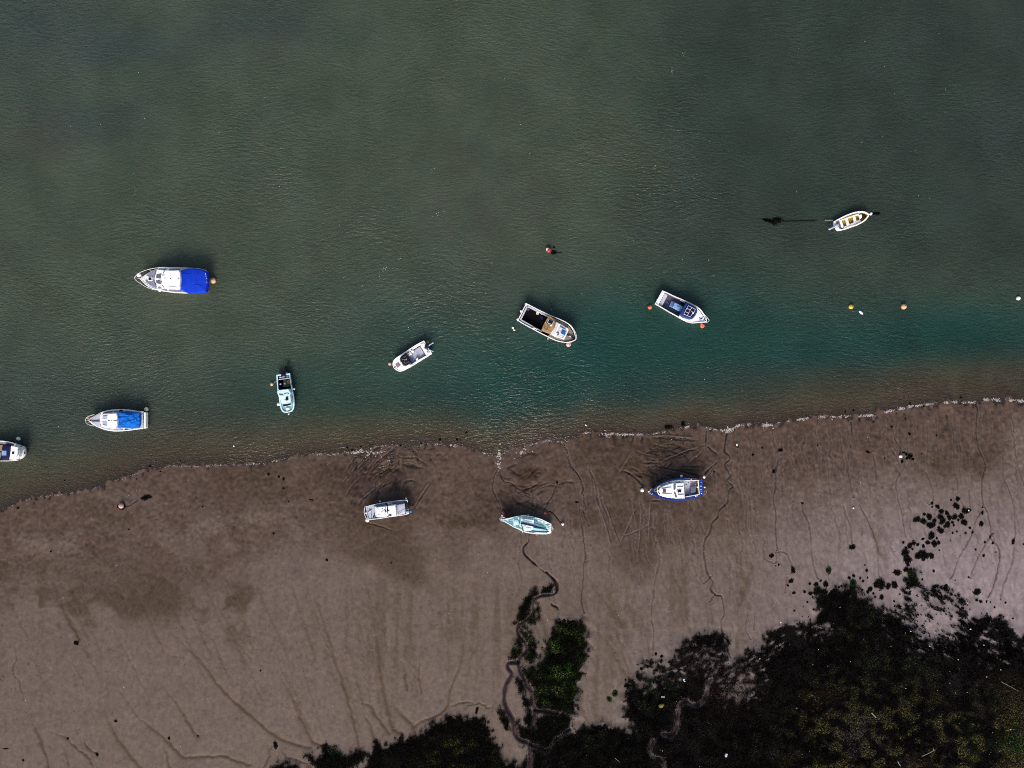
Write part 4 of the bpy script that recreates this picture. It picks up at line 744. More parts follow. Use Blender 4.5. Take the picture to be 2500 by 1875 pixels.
b.ball('fairlead',920,920,1.3,.08,'white'); b.ball('fairlead',900,1170,1.3,.08,'white'); b.plate('anchor',[(1010,1040),(1050,1012),(1108,1015),(1112,1050),(1060,1082)],1.0,1.14,'black',.02)
b.tube('side_rail',[(-500,480),(0,482),(300,512),(650,592),(960,705)],1.3,.025,'rail',posts=[(0,482),(300,512),(650,592)],zp=.85)
B3=b
# --- small pale blue fishing boat, bow down
b=Boat('fishing_boat','small pale cyan fishing boat with a forward wheelhouse and cluttered dark cockpit',(640,880),11.85,(610,400),(735,1510))
b.hull([(418,425),(432,600),(450,800),(472,950),(500,1100),(522,1250),(552,1380),(592,1460),(650,1500),(722,1512),(800,1500),(880,1460),(924,1390),(939,1290),(934,1150),(918,1030),(893,900),(858,700),(830,520),(803,378)],'bluegun',.75,.2,.25,.13,inmat='dark',rimmat='cyan')
b.plate('foredeck',[(490,960),(560,920),(880,930),(910,1040),(922,1160),(925,1290),(908,1385),(870,1440),(800,1480),(722,1490),(650,1480),(605,1445),(570,1375),(540,1250),(515,1100)],.7,.83,'cyandeck'); 
b.plate('side_deck',[(862,1030),(893,1030),(912,1160),(908,1285),(875,1285),(880,1150)],.8,.88,'tan',.01)
r=b.plate('wheelhouse',[(430,862),(755,820),(822,930),(808,1005),(852,1245),(838,1285),(720,1322),(595,1335),(560,1250),(500,1035),(442,970)],.8,1.65,'cyan',.07,.03)
b.plate('windscreen',[(582,1282),(700,1268),(822,1247),(836,1280),(740,1315),(612,1332)],1.6,1.72,'glass',.01,par=r)
b.plate('roof_hatch',[(680,1060),(745,1050),(757,1150),(692,1166)],1.65,1.76,'glass',.01,par=r); b.plate('window',[(480,975),(590,978),(615,1015),(515,1018)],1.64,1.74,'glassgrey',.01,par=r)
w_=b.plate('window',[(632,960),(745,940),(780,975),(655,1005)],1.64,1.72,'glassgrey',.01,par=r); b.plate('window_pane',[(652,966),(742,952),(762,973),(662,992)],1.7,1.75,'cyan',.005,par=w_)
b.ball('roof_dome',668,1166,1.72,.13,'white',.6,par=r)
b.plate('fish_box',[(680,1378),(785,1368),(795,1432),(690,1445)],.84,1.02,'cream',.02); b.tube('anchor',[(738,1440),(755,1500),(770,1560)],.98,.05,'silver'); b.ball('bow_roller',770,1548,1.0,.13,'glasspale')
b.rect('thwart',(472,555),(775,512),22,.55,.68,'cyan'); b.rect('transom_board',(425,420),(555,405),20,.6,.78,'cyan'); b.rect('transom_board',(650,400),(800,375),20,.6,.78,'cyan')
b.plate('floor_mat',[(612,562),(782,545),(802,720),(770,760),(600,772)],.28,.34,'mat',.01)
b.outboard(612,440,1.6,.6,.45,.95,'motor','black',655,215,.09); b.outboard(705,330,1.6,.4,.28,.8,'black','black',722,190,.06)
b.plate('fuel_tank',[(692,432),(758,420),(765,490),(700,500)],.3,.6,'boxblue',.03); b.plate('bait_tub',[(475,480),(560,470),(575,500),(500,520)],.3,.55,'cream',.02)
b.rect('console_box',(490,460),(555,445),50,.3,.6,'mat')
b.tube('side_cleat',[(862,890),(890,885)],.86,.03,'navyhull'); b.tube('oar',[(455,580),(470,830)],.84,.025,'navyhull'); b.tube('oar',[(800,420),(850,720)],.84,.025,'navyhull')
bm=bmesh.new(); b.tube('x',[(765+42*math.cos(t),625+46*math.sin(t)) for t in np.linspace(0,6.283,13)],.55,.09,'tan',False,bm=bm); b.add(bm,'rope_coil','mustard'); b.ball('float_ball',772,630,.5,.17,'orangeb'); b.ball('bailer',532,682,.5,.12,'cream'); b.ball('bucket',658,672,.45,.13,'whiteb')
B4=b
# --- white open boat with the dark seat cover
b=Boat('open_motorboat','white open motorboat with a black covered helm and pink bow hatch',(930,810),14.75,(1695,555),(465,1240))
b.hull([(1550,322),(1300,452),(1050,612),(800,782),(600,912),(500,992),(450,1072),(432,1152),(445,1232),(482,1312),(560,1382),(650,1426),(740,1426),(900,1362),(1200,1192),(1500,1002),(1700,880),(1838,790)],'white',.7,.15,.38,.10,inmat='lilac')
b.plate('foredeck',[(800,795),(600,925),(505,1005),(457,1080),(445,1155),(458,1235),(492,1300),(568,1370),(655,1412),(738,1412),(880,1352),(1045,1262),(1085,1180),(960,1190),(850,1215),(745,1100),(695,1000),(700,925),(860,790)],.66,.84,'white')
b.plate('side_deck',[(860,765),(1400,425),(1540,345),(1560,380),(1400,490),(1160,640),(960,760)],.6,.76,'white'); b.plate('side_deck',[(1045,1255),(1800,800),(1780,770),(1620,860),(1370,1000),(1230,1085),(1090,1180)],.6,.76,'white')
b.plate('stern_deck',[(1408,510),(1555,385),(1640,480),(1560,540),(1595,625),(1700,655),(1808,775),(1625,850)],.5,.72,'white'); b.rect('floor_seam',(1400,515),(1612,855),16,.42,.75,'black',.003); b.rect('floor_seam',(1170,660),(1400,520),10,.42,.72,'black',.003); b.rect('floor_seam',(1370,995),(1612,855),9,.42,.72,'black',.003)
c=b.plate('helm_cover',[(692,935),(880,785),(930,800),(965,880),(1032,1030),(1142,1122),(1120,1145),(1030,1110),(880,1222),(840,1205),(742,1100),(705,1010)],.7,1.15,'black',.06,.05)
for l in ([(790,985),(795,1010)],[(850,1015),(870,1010)],[(890,1010),(900,1000)],[(920,990),(935,975)],[(855,1100),(865,1100)]): b.tube('cover_mark',l,1.22,.035,'white',par=c)
b.tube('cover_seam',[(800,935),(940,860)],1.19,.012,'pinkish',par=c); b.tube('cover_seam',[(870,1150),(1010,1060)],1.19,.012,'pinkish',par=c)
b.plate('windscreen',[(672,982),(702,968),(738,1092),(702,1106)],.84,1.0,'glassgrey',.01); b.plate('windscreen',[(745,1140),(772,1125),(846,1220),(822,1242)],.84,1.0,'glassgrey',.01); b.plate('windscreen',[(872,1240),(1060,1142),(1066,1160),(880,1257)],.84,.98,'glasspale',.008)
b.plate('bow_hatch',[(520,1182),(625,1115),(698,1215),(596,1305)],.84,.93,'pinkish',.01); b.rect('bow_slot',(475,1292),(530,1262),22,.7,.92,'black',.004)
b.plate('helm_seat',[(960,772),(1050,712),(1080,760),(1120,800),(1030,860)],.4,.85,'white',.05); b.plate('helm_seat',[(1082,692),(1160,650),(1190,715),(1110,765)],.4,.82,'white',.04); b.plate('helm_seat',[(1250,972),(1330,935),(1348,1000),(1265,1040)],.4,.82,'white',.04)
b.tube('steering_wheel',[(960,800),(985,780),(1015,800),(1010,840),(975,850),(955,825),(960,800)],.95,.03,'steel'); b.tube('lever',[(940,770),(1010,720)],.9,.04,'black'); b.rect('side_locker',(1070,650),(1120,655),14,.7,.86,'black'); b.rect('side_locker',(1235,1020),(1250,1050),12,.7,.86,'black')
b.tube('fishing_rod',[(1225,990),(1335,840)],.9,.012,'black'); b.plate('cockpit_rug',[(1030,930),(1200,980),(1220,1030),(1130,1078),(1050,1020)],.39,.43,'boxblue',.005)
b.outboard(1640,545,2.1-1.2,.62,.48,1.0,'motor','silver',1862,400,.08); b.outboard(1745,655,.3,.22,.2,.85,'lilac','glasspale',1862,700,.06)
b.rect('cooler',(1440,480),(1550,430),55,.7,.86,'white'); b.rect('cooler',(1650,760),(1750,720),60,.7,.84,'lilac')
B5=b
# --- boat with the tan roof and black cockpit
b=Boat('fishing_boat','weathered fishing boat with a rusty tan wheelhouse roof and a deep black cockpit',(1230,720),11.06,(485,458),(1945,1195))
b.hull([(605,228),(800,328),(1000,430),(1250,545),(1500,652),(1680,742),(1800,842),(1890,980),(1930,1110),(1946,1197),(1880,1250),(1780,1282),(1650,1292),(1500,1267),(1350,1217),(1150,1122),(900,992),(700,882),(500,772),(375,690)],'worn',.9,.4,.2,.085,inmat='dark',rimmat='white')
b.plate('foredeck',[(1290,600),(1480,685),(1655,765),(1775,865),(1855,985),(1895,1110),(1905,1180),(1800,1238),(1650,1258),(1500,1235),(1340,1180),(1190,1108),(1260,1040),(1400,760)],.85,1.06,'khaki')
b.plate('side_deck',[(660,290),(1250,580),(1235,620),(650,330)],.6,.84,'lilac'); b.plate('side_deck',[(450,690),(1020,1010),(1040,980),(480,660)],.6,.84,'palegrey'); b.rect('transom_deck',(630,310),(450,670),40,.6,.86,'lilac')
t=b.plate('cabin_trunk',[(1400,720),(1520,772),(1735,905),(1738,965),(1622,1200),(1560,1182),(1380,1122),(1250,1060),(1330,900)],1.0,1.4,'worn',.05)
b.plate('cabin_front',[(1690,882),(1745,912),(1740,972),(1628,1206),(1566,1182),(1655,1080),(1710,960)],1.2,1.5,'white',.03,par=t); b.rect('cabin_rib',(1495,780),(1370,1110),38,1.38,1.46,'white',.01,t)
b.plate('hatch',[(1575,945),(1675,990),(1640,1086),(1540,1036)],1.4,1.54,'hatchblue',.02,par=t)
for l in ([(1520,850),(1600,890),(1660,920)],[(1420,1010),(1480,1040),(1450,1090)],[(1560,880),(1620,900)]): b.tube('rope_coil',l,1.45,.06,'glassgrey',par=t)
r=b.plate('wheelhouse_roof',[(1212,560),(1262,572),(1380,662),(1415,732),(1380,880),(1262,1040),(1180,1022),(1062,972),(1020,932),(1092,760)],1.2,1.95,'tan',.07,.03)
b.plate('roof_hatch',[(1212,645),(1348,712),(1308,812),(1172,752)],1.93,2.04,'glasspale',.01,par=r); b.plate('hatch_glass',[(1228,662),(1334,716),(1300,793),(1192,748)],2.02,2.08,'glass',.01,par=r)
b.plate('roof_pad',[(1250,815),(1285,797),(1305,830),(1275,852)],1.95,2.06,'cream',.02,par=r); b.rect('roof_strut',(1125,735),(1150,770),16,1.95,2.08,'pinkb',.01,r); b.rect('roof_strut',(1150,770),(1185,770),22,1.95,2.06,'black',.01,r)
for l in ([(1120,790),(1090,900),(1180,940)],[(1200,830),(1160,960)],[(1330,640),(1390,740),(1350,880)]): b.tube('roof_rail',l,2.05,.02,'brown',par=r)
bm=bmesh.new(); b.tube('x',[(888,480),(915,472),(935,490),(925,515),(895,512),(885,495),(888,480)],.3,.07,'cream',bm=bm); b.add(bm,'tyre_fender','cream'); b.ball('bailer',1030,512,.35,.11,'whiteb')
for x,y in ((600,258),(468,450),(380,672)): b.plate('platform_bracket',[(x-38,y-22),(x+2,y-42),(x+36,y+18),(x-4,y+38)],.55,.9,'white',.03)
b.plate('swim_platform',[(558,292),(588,312),(480,482),(452,462)],.4,.55,'khaki',.01); b.plate('swim_platform',[(442,482),(478,502),(408,622),(376,602)],.4,.55,'red',.01)
for x,y,l,w2 in ((1735,1085,60,30),(1790,1120,50,28),(1845,1140,60,30),(1890,1185,40,20)): b.rect('windlass',(x-l/2,y-l*.2),(x+l/2,y+l*.2),w2,1.1,1.3,'black' if x!=1790 else 'worn')
b.tube('bow_rail',[(1715,752),(1820,832),(1915,972),(1968,1110),(1950,1175),(1895,1240),(1780,1290)],1.75,.028,'rail',posts=[(1820,832,1800,860),(1915,972,1880,1000),(1960,1140,1930,1150)],zp=1.25)
b.tube('cabin_rail',[(1215,1095),(1365,1150)],1.25,.025,'black'); b.tube('net_heap',[(780,890),(840,900),(900,930)],.95,.06,'white'); b.plate('cockpit_box',[(1000,560),(1080,600),(1050,680),(960,640)],.2,.4,'navy',.02); b.plate('cockpit_box',[(620,340),(700,370),(680,420),(600,400)],.2,.45,'floor',.02)
b.tube('mooring_line',[(380,715),(330,750),(285,790)],[.9,.5,.05],.03,'navyhull')
B6=b
# --- white boat with dark blue cuddy
b=Boat('fishing_boat','clean white open fishing boat with navy cuddy, engine box and slate blue deck',(1560,690),12.29,(585,440),(2010,1165))
b.hull([(700,242),(850,302),(1050,402),(1250,487),(1420,562),(1600,652),(1730,722),(1830,822),(1920,952),(1980,1062),(2010,1162),(1930,1196),(1800,1207),(1600,1223),(1450,1192),(1300,1122),(1150,1032),(900,892),(700,772),(478,645)],'white',.85,.35,.25,.095,inmat='floor')
b.plate('stern_deck',[(708,255),(775,302),(592,652),(495,640)],.6,.92,'white'); b.plate('stern_bench',[(775,318),(866,372),(690,712),(602,662)],.25,.6,'lilac',.03)
b.rect('deck_seam',(815,520),(930,590),10,.25,.30,'black',.003); b.rect('deck_seam',(780,620),(900,690),6,.25,.29,'black',.003)
b.plate('engine_box',[(1080,592),(1330,722),(1240,868),(1010,738)],.25,.85,'boxblue',.04); b.plate('fish_box',[(985,555),(1078,598),(998,748),(910,705)],.25,.6,'boxblue',.02); b.plate('fish_box',[(992,580),(1050,606),(988,718),(935,695)],.58,.64,'midblue',.01)
b.ball('engine_cap',1170,715,.88,.1,'midblue',.3); b.ball('engine_cap',1225,715,.88,.07,'midblue',.3)
b.plate('foredeck',[(1440,592),(1600,672),(1725,745),(1815,845),(1900,965),(1960,1075),(1985,1150),(1920,1180),(1800,1190),(1600,1206),(1460,1176),(1320,1108),(1190,1030),(1225,960),(1350,850)],.8,1.05,'white')
c=b.plate('cuddy',[(1428,588),(1560,648),(1700,738),(1757,800),(1752,880),(1692,1002),(1602,1092),(1520,1102),(1342,1042),(1218,960),(1300,800)],.9,1.6,'cabinblue',.08,.03)
b.plate('cuddy_window',[(1455,655),(1600,722),(1688,790),(1700,890),(1600,1035),(1430,1000),(1335,930),(1390,800)],1.58,1.69,'navy',.02,par=c)
bm=bmesh.new()
for l in ([(1480,690),(1590,745),(1690,800)],[(1480,690),(1430,780),(1345,940)],[(1590,745),(1530,830),(1440,1005)],[(1690,800),(1645,900)],[(1425,770),(1555,815)],[(1395,870),(1500,915)],[(1340,940),(1440,985)],[(1440,985),(1560,1030)]): b.tube('x',l,1.82,.025,'steel',False,bm=bm)
b.add(bm,'roof_rack','rail',c); b.ball('navigation_light',1622,905,1.85,.11,'whiteb',par=c); b.tube('aerial',[(1560,990),(1610,915),(1580,850)],1.85,.03,'white',par=c)
b.plate('cuddy_step',[(1335,1035),(1505,1100),(1515,1115),(1345,1060)],1.0,1.12,'navy',.01); b.rect('rod_holder',(1230,520),(1380,590),16,.88,.98,'glasspale'); b.rect('rod_rack',(1290,610),(1380,640),34,.3,.8,'dark')
b.tube('bow_rail',[(1750,728),(1850,802),(1950,942),(2050,1052),(2100,1112),(2092,1160),(2030,1188),(1900,1200)],1.7,.03,'rail',posts=[(1850,802,1840,850),(1950,942,1925,985),(2050,1052,1990,1110)],zp=1.2)
b.tube('anchor',[(1810,1060),(1850,1080),(1890,1080),(1905,1040)],1.12,.04,'cabinblue'); b.tube('anchor_chain',[(1850,1080),(1880,1100)],1.12,.03,'black'); b.ball('cleat',1835,1140,1.15,.08,'boxblue',.5); b.ball('cleat',1955,1130,1.15,.08,'boxblue',.5)
b.tube('stern_cleat',[(515,630),(560,640)],.98,.03,'navyhull'); b.tube('mooring_line',[(1840,1200),(1870,1235),(1895,1265)],[1.05,.8,.5],.025,'rope')
B7=b
# --- dinghy
b=Boat('dinghy','white dinghy with brown flooded bottom boards, three thwarts and a tilted outboard',(1840,500),6.506,(1303,340),(1818,165))
b.hull([(1275,262),(1350,224),(1450,174),(1570,128),(1680,110),(1750,117),(1798,142),(1818,172),(1790,222),(1740,272),(1650,322),(1550,357),(1450,392),(1338,416)],'white',.5,.2,.12,.14,inmat='olive',rimmat='white')
for l in ([(1455,226),(1490,212),(1530,328),(1487,345)],[(1575,182),(1612,172),(1640,278),(1600,297)]): b.plate('thwart',l,.35,.47,'white')
b.plate('stern_seat',[(1362,242),(1396,238),(1432,352),(1400,368)],.3,.5,'white'); b.plate('bow_seat',[(1672,160),(1718,150),(1727,192),(1690,232)],.35,.55,'white',.04)
b.plate('side_bench',[(1378,238),(1670,142),(1675,160),(1392,252)],.3,.49,'white'); b.plate('side_bench',[(1432,350),(1690,232),(1700,255),(1450,368)],.3,.49,'white'); b.plate('bow_locker',[(1716,155),(1772,160),(1786,185),(1742,212)],.4,.6,'black')
b.plate('motor_well',[(1312,252),(1345,240),(1392,380),(1360,392)],.3,.5,'glassgrey'); b.plate('stern_box',[(1276,258),(1308,250),(1318,296),(1288,308)],.3,.6,'white',.03); b.plate('stern_box',[(1308,366),(1350,352),(1368,388),(1325,402)],.3,.6,'white',.03)
b.outboard(1325,330,.4,.5,.36,.85,'silver','glasspale',1218,380,.10); b.tube('oar',[(1460,205),(1680,138)],.6,.02,'worn'); b.tube('oar',[(1480,360),(1700,262)],.6,.02,'worn')
b.rect('bilge_debris',(1545,295),(1590,275),26,.13,.17,'brown')
B8=b
# --- grey work boat on the mud
gx_,gy_,gzz=onground(946,1245)
b=Boat('work_boat','stranded grubby white blunt bowed work boat with a boxy bow rail and rear canopy',(870,1200),14.75,(1850,550),(370,760),gzz+.25)
b.hull([(1828,300),(1600,315),(1300,350),(1000,395),(700,450),(450,512),(382,545),(362,650),(375,780),(400,880),(440,970),(502,1008),(650,995),(900,966),(1200,916),(1500,876),(1760,836),(1888,792)],'worn',.75,.15,.3,.07,inmat='palegrey',keel=-.4)
b.plate('foredeck',[(400,548),(640,500),(650,960),(500,990),(450,960),(412,870),(390,770),(380,650)],.7,.86,'palegrey'); b.plate('side_deck',[(720,460),(1300,368),(1720,330),(1745,430),(1420,492),(1270,490),(1100,440),(760,500)],.6,.8,'glassgrey'); b.plate('side_deck_cover',[(1100,410),(1320,385),(1280,470),(1130,470)],.8,.88,'glasspale',.02)
t=b.plate('cabin_trunk',[(652,520),(735,560),(1060,505),(1102,525),(1112,900),(870,935),(760,930),(692,900),(642,700)],.7,1.25,'worn',.06)
b.plate('cabin_roof',[(725,575),(1040,540),(1055,860),(860,890),(740,880)],1.23,1.34,'white',.03,par=t)
for l in ([(760,620),(800,640)],[(930,610),(960,650)],[(900,720),(1000,700)],[(790,820),(830,850)],[(990,660),(1040,650)]): b.tube('roof_rope',l,1.36,.025,'glassgrey',par=t)
r=b.plate('wheelhouse_roof',[(1130,518),(1400,490),(1428,680),(1442,872),(1172,902),(1150,800)],.9,1.75,'cream',.05,.02); b.plate('roof_hatch',[(1176,828),(1258,822),(1262,885),(1186,890)],1.74,1.82,'glass',.01,par=r)
b.rect('wheelhouse_gap',(1112,515),(1112,695),22,.8,1.3,'black'); b.rect('windscreen_post',(1075,535),(1075,690),42,.9,1.5,'white'); b.rect('windscreen_post',(1085,740),(1130,880),34,.9,1.5,'white'); b.tube('searchlight',[(1025,660),(1050,700),(1035,740)],1.55,.06,'black'); b.tube('searchlight',[(1130,710),(1180,690)],1.8,.06,'glassgrey'); b.tube('rear_canopy_bar',[(1070,500),(1250,480)],1.1,.05,'black')
b.plate('rear_canopy',[(1440,490),(1735,430),(1752,560),(1772,742),(1750,800),(1452,862)],.9,1.2,'lilac',.06,.05); b.tube('canopy_crease',[(1490,800),(1580,710),(1750,640)],1.27,.02,'palegrey'); b.tube('canopy_crease',[(1500,840),(1650,720)],1.27,.015,'glassgrey')
b.plate('folded_tarpaulin',[(720,495),(860,465),(1060,442),(1070,485),(760,542)],.85,.98,'midblue',.03); b.tube('folded_tarpaulin',[(1050,440),(1105,450)],.98,.05,'navy'); b.rect('locker_strip',(640,530),(640,890),10,.86,.94,'glassgrey',.003)
b.outboard(1812,500,0.,.55,.95,1.0,'black','black',2010,500,.06); b.plate('stern_box',[(1775,722),(1880,700),(1898,780),(1800,800)],.5,.95,'glasspale',.04); b.tube('rudder_arm',[(1800,312),(1835,330),(1862,472)],.95,.06,'white'); b.plate('stern_box',[(1740,305),(1825,300),(1840,380),(1750,400)],.5,.85,'worn',.03)
b.tube('bow_rail',[(385,535),(312,545),(278,752),(300,778),(368,768)],1.1,.04,'rail',False,posts=[(312,545),(278,752)],zp=.5); b.tube('bow_rail',[(372,788),(302,800),(297,830),(352,962),(432,988)],1.1,.04,'rail',False,posts=[(302,800),(352,962)],zp=.5)
b.plate('rail_netting',[(320,560),(370,560),(362,750),(300,745)],.55,.62,'black',.01); b.plate('rail_netting',[(312,805),(378,800),(432,975),(365,955)],.55,.62,'black',.01)
b.tube('anchor',[(410,765),(470,720),(540,680)],.95,.06,'lilac'); b.tube('anchor',[(460,650),(500,690),(545,650)],.95,.04,'pinkish'); b.tube('deck_wire',[(530,700),(540,985)],.95,.02,'black'); b.rect('tool_box',(590,930),(630,930),50,.86,1.0,'cabinblue')
B9=b
# --- turquoise sailing dinghy on the mud
gx_,gy_,gzz=onground(1284,1280)
b=Boat('sailing_boat','pale turquoise wooden sailing boat stranded on mud with a folded navy sail along its middle',(1200,1230),11.06,(1602,670),(250,412),gzz+.2)
b.hull([(1612,545),(1500,490),(1350,420),(1200,370),(1050,335),(900,318),(780,320),(600,350),(450,385),(330,402),(248,410),(350,470),(450,532),(600,622),(750,692),(850,745),(1000,785),(1200,810),(1400,818),(1530,812),(1600,788)],'turqpale',.7,.3,.3,.09,inmat='turq',rimmat='turqpale',keel=-.4)
b.plate('foredeck',[(300,418),(450,398),(600,366),(780,340),(830,420),(800,600),(840,715),(750,672),(600,602),(450,512),(350,452)],.65,.86,'turq'); 
for l in ([(430,415),(560,372),(680,352),(720,395),(580,425),(470,455)],[(700,345),(840,345),(1180,385),(1180,402),(860,372),(760,395)],[(640,600),(700,600),(820,680),(800,690),(680,640)],[(450,470),(560,470),(600,560),(560,580)]): b.plate('deck_panel',l,.83,.92,'teal',.01)
b.plate('mid_deck',[(800,395),(1150,440),(1140,560),(1120,700),(1000,740),(870,722),(800,600)],.7,.95,'turqpale'); b.plate('side_bench',[(1120,648),(1480,702),(1490,742),(1300,742),(1110,705)],.35,.62,'turq'); b.plate('side_bench',[(1240,420),(1500,510),(1560,560),(1520,570),(1240,470)],.35,.65,'turqpale'); b.plate('side_deck',[(1150,770),(1500,775),(1580,740),(1590,780),(1400,806),(1180,800)],.5,.76,'turqpale')
for l in ([(1150,522),(1430,600),(1420,668),(1360,652),(1180,592)],[(1160,452),(1380,512),(1372,552),(1150,502)]): b.plate('cockpit_well',l,.31,.42,'teal',.01)
b.plate('stern_deck',[(1450,580),(1600,555),(1625,620),(1600,780),(1520,720),(1490,680)],.5,.76,'turqpale'); b.plate('stern_hatch',[(1480,600),(1530,592),(1545,650),(1490,668)],.75,.83,'turq',.01); b.ball('fore_hatch',665,488,.88,.36,'turq',.35)
b.plate('folded_sail',[(778,518),(860,510),(1000,550),(1250,612),(1370,652),(1290,662),(1100,612),(900,567),(800,552)],.95,1.12,'navy',.04); b.plate('oar_box',[(1395,515),(1440,520),(1440,560),(1392,555)],.35,.72,'green',.02)
b.tube('mast',[(772,400),(755,500),(738,590)],1.15,.045,'black',False); b.tube('boom',[(800,558),(835,640),(868,745)],1.15,.04,'black',False); b.tube('tiller',[(1430,692),(1530,685),(1660,668)],.95,.03,'black',False); b.ball('rudder_head',1645,668,.9,.12,'turqpale')
for l in ([(860,450),(960,475),(1090,490)],[(830,430),(900,425)],[(880,605),(940,605)],[(940,640),(1060,665)],[(1150,730),(1130,770)],[(1210,370),(1240,450)],[(1340,775),(1500,780)],[(850,395),(1060,405)]): b.tube('deck_batten',l,1.0,.02,'teal')
b.tube('stern_rail',[(1612,540),(1640,625),(1640,700),(1600,800)],1.1,.03,'steel',posts=[(1640,625),(1640,700)],zp=.6); b.tube('bow_rail',[(365,368),(250,375),(222,415),(270,462),(365,492)],1.2,.035,'lilac',posts=[(250,375,300,410),(270,462,320,440)],zp=.9)
b.tube('leg_prop',[(830,720),(828,760),(825,795)],[.9,.75,.6],.03,'steel')
B10=b
# --- navy cruiser on the mud
gx_,gy_,gzz=onground(1650,1195)
b=Boat('cabin_cruiser','stranded navy blue cruiser with a white coachroof and brown cockpit seats',(1550,1150),11.06,(1832,435),(395,560),gzz+.25)
b.hull([(1830,235),(1700,215),(1500,190),(1300,185),(1150,192),(950,227),(800,277),(650,362),(500,472),(430,522),(393,560),(430,600),(520,650),(650,712),(800,760),(1000,790),(1200,795),(1400,780),(1600,732),(1740,682),(1830,642)],'navyhull',.95,.3,.4,.10,inmat='lilac',keel=-.4)
b.plate('foredeck',[(440,555),(520,480),(660,380),(800,295),(950,245),(1150,212),(1340,205),(1340,250),(1000,280),(700,380),(620,430),(600,545),(640,645),(760,695),(1000,745),(1350,740),(1380,762),(1200,778),(1000,772),(800,742),(650,697),(520,636)],.9,1.06,'navyhull')
b.plate('stern_deck',[(1735,240),(1825,252),(1825,632),(1745,660)],.7,1.0,'navyhull'); b.plate('side_deck',[(1350,205),(1500,208),(1735,240),(1735,262),(1350,245)],.7,1.0,'navyhull'); b.plate('side_deck',[(1370,700),(1740,635),(1745,665),(1600,715),(1390,762)],.7,1.0,'navyhull')
b.rect('cockpit_coaming',(1712,275),(1742,632),20,.6,1.08,'white'); b.rect('cockpit_coaming',(1350,250),(1735,252),16,.6,1.08,'white'); b.rect('cockpit_coaming',(1372,702),(1740,632),16,.6,1.08,'white')
t=b.plate('coachroof',[(615,425),(700,372),(850,312),(1000,267),(1200,240),(1340,242),(1360,480),(1352,738),(1100,742),(900,722),(760,692),(640,642),(600,542)],.95,1.35,'white',.06)
r=b.plate('coachroof_top',[(668,470),(770,402),(1000,328),(1328,318),(1350,520),(1352,732),(1050,737),(800,682),(690,622),(655,545)],1.33,1.62,'white',.07,.03,par=t)
for l in ([(640,440),(668,436),(642,525),(618,517)],[(624,556),(650,570),(686,640),(655,637)],[(690,387),(855,327),(860,342),(700,402)],[(898,302),(1000,285),(1005,302),(905,320)]): b.plate('window',l,1.28,1.42,'glass',.01,par=t)
b.plate('window',[(1090,292),(1218,282),(1236,308),(1120,312)],1.3,1.40,'glassgrey',.01,par=t)
for l in ([(1060,347),(1080,340),(1106,347),(1100,490),(1080,515),(1046,502),(1044,400)],[(1055,567),(1085,560),(1140,700),(1130,718),(1090,717)]): b.plate('windscreen',l,1.62,1.70,'glassgrey',.01,par=r)
b.plate('hatch',[(760,502),(838,498),(842,578),(765,582)],1.62,1.74,'floor',.01,par=r); b.plate('hatch',[(1155,515),(1252,510),(1256,572),(1165,578)],1.62,1.74,'navy',.01,par=r); b.tube('mast_step',[(1120,540),(1160,550),(1180,610)],1.76,.03,'black',par=r)
for a_,c_ in (((720,478),(990,435)),((730,605),(1000,625)),((1145,428),(1310,425)),((1165,640),(1330,635))): b.rect('grab_rail',a_,c_,7,1.64,1.71,'glassgrey',.004,r)
b.rect('bulkhead',(1330,318),(1356,737),14,.8,1.66,'glass')
b.plate('cockpit_table',[(1515,425),(1540,415),(1648,408),(1650,570),(1545,610),(1500,560)],.45,.85,'glassgrey',.05,.04); b.plate('cockpit_seat',[(1650,272),(1703,272),(1718,400),(1690,410),(1665,400)],.45,.78,'brown',.02); b.plate('cockpit_seat',[(1672,430),(1705,410),(1735,622),(1700,630),(1535,662),(1560,602),(1672,582)],.45,.78,'brown',.02); b.plate('cockpit_seat',[(1490,265),(1645,258),(1640,300),(1500,290)],.45,.72,'khaki',.02)
b.tube('winch',[(1430,315),(1460,318)],1.05,.05,'black'); b.tube('winch',[(1370,355),(1415,375)],.9,.05,'navy'); b.rect('cockpit_step',(1390,660),(1460,650),36,.45,.7,'midblue'); b.ball('winch',1690,430,.95,.1,'cream')
b.tube('rope_coil',[(520,540),(540,500),(600,460),(595,520),(560,545),(530,530)],1.14,.07,'mustard'); b.plate('bow_roller',[(340,565),(360,545),(402,548),(392,582)],1.15,1.27,'white',.02); b.tube('bow_rail',[(400,540),(440,490),(470,480)],1.3,.03,'lilac'); b.tube('bow_rail',[(400,590),(450,630),(480,610)],1.3,.03,'lilac')
b.tube('boarding_rail',[(1835,625),(1870,640),(1942,560),(1915,530),(1860,560)],.8,.045,'pinkish',posts=[(1870,640)],zp=.4)
for x,y in ((1650,245),(1520,232),(1645,680),(1680,665),(1785,405),(1785,495),(1800,600),(1790,540),(480,600),(1790,300)): b.ball('cleat',x,y,1.06,.07,'white' if x!=1790 else 'boxblue',.6)
b.rect('deck_edge_trim',(1300,188),(1700,216),5,1.0,1.06,'khaki',.003)
B11=b
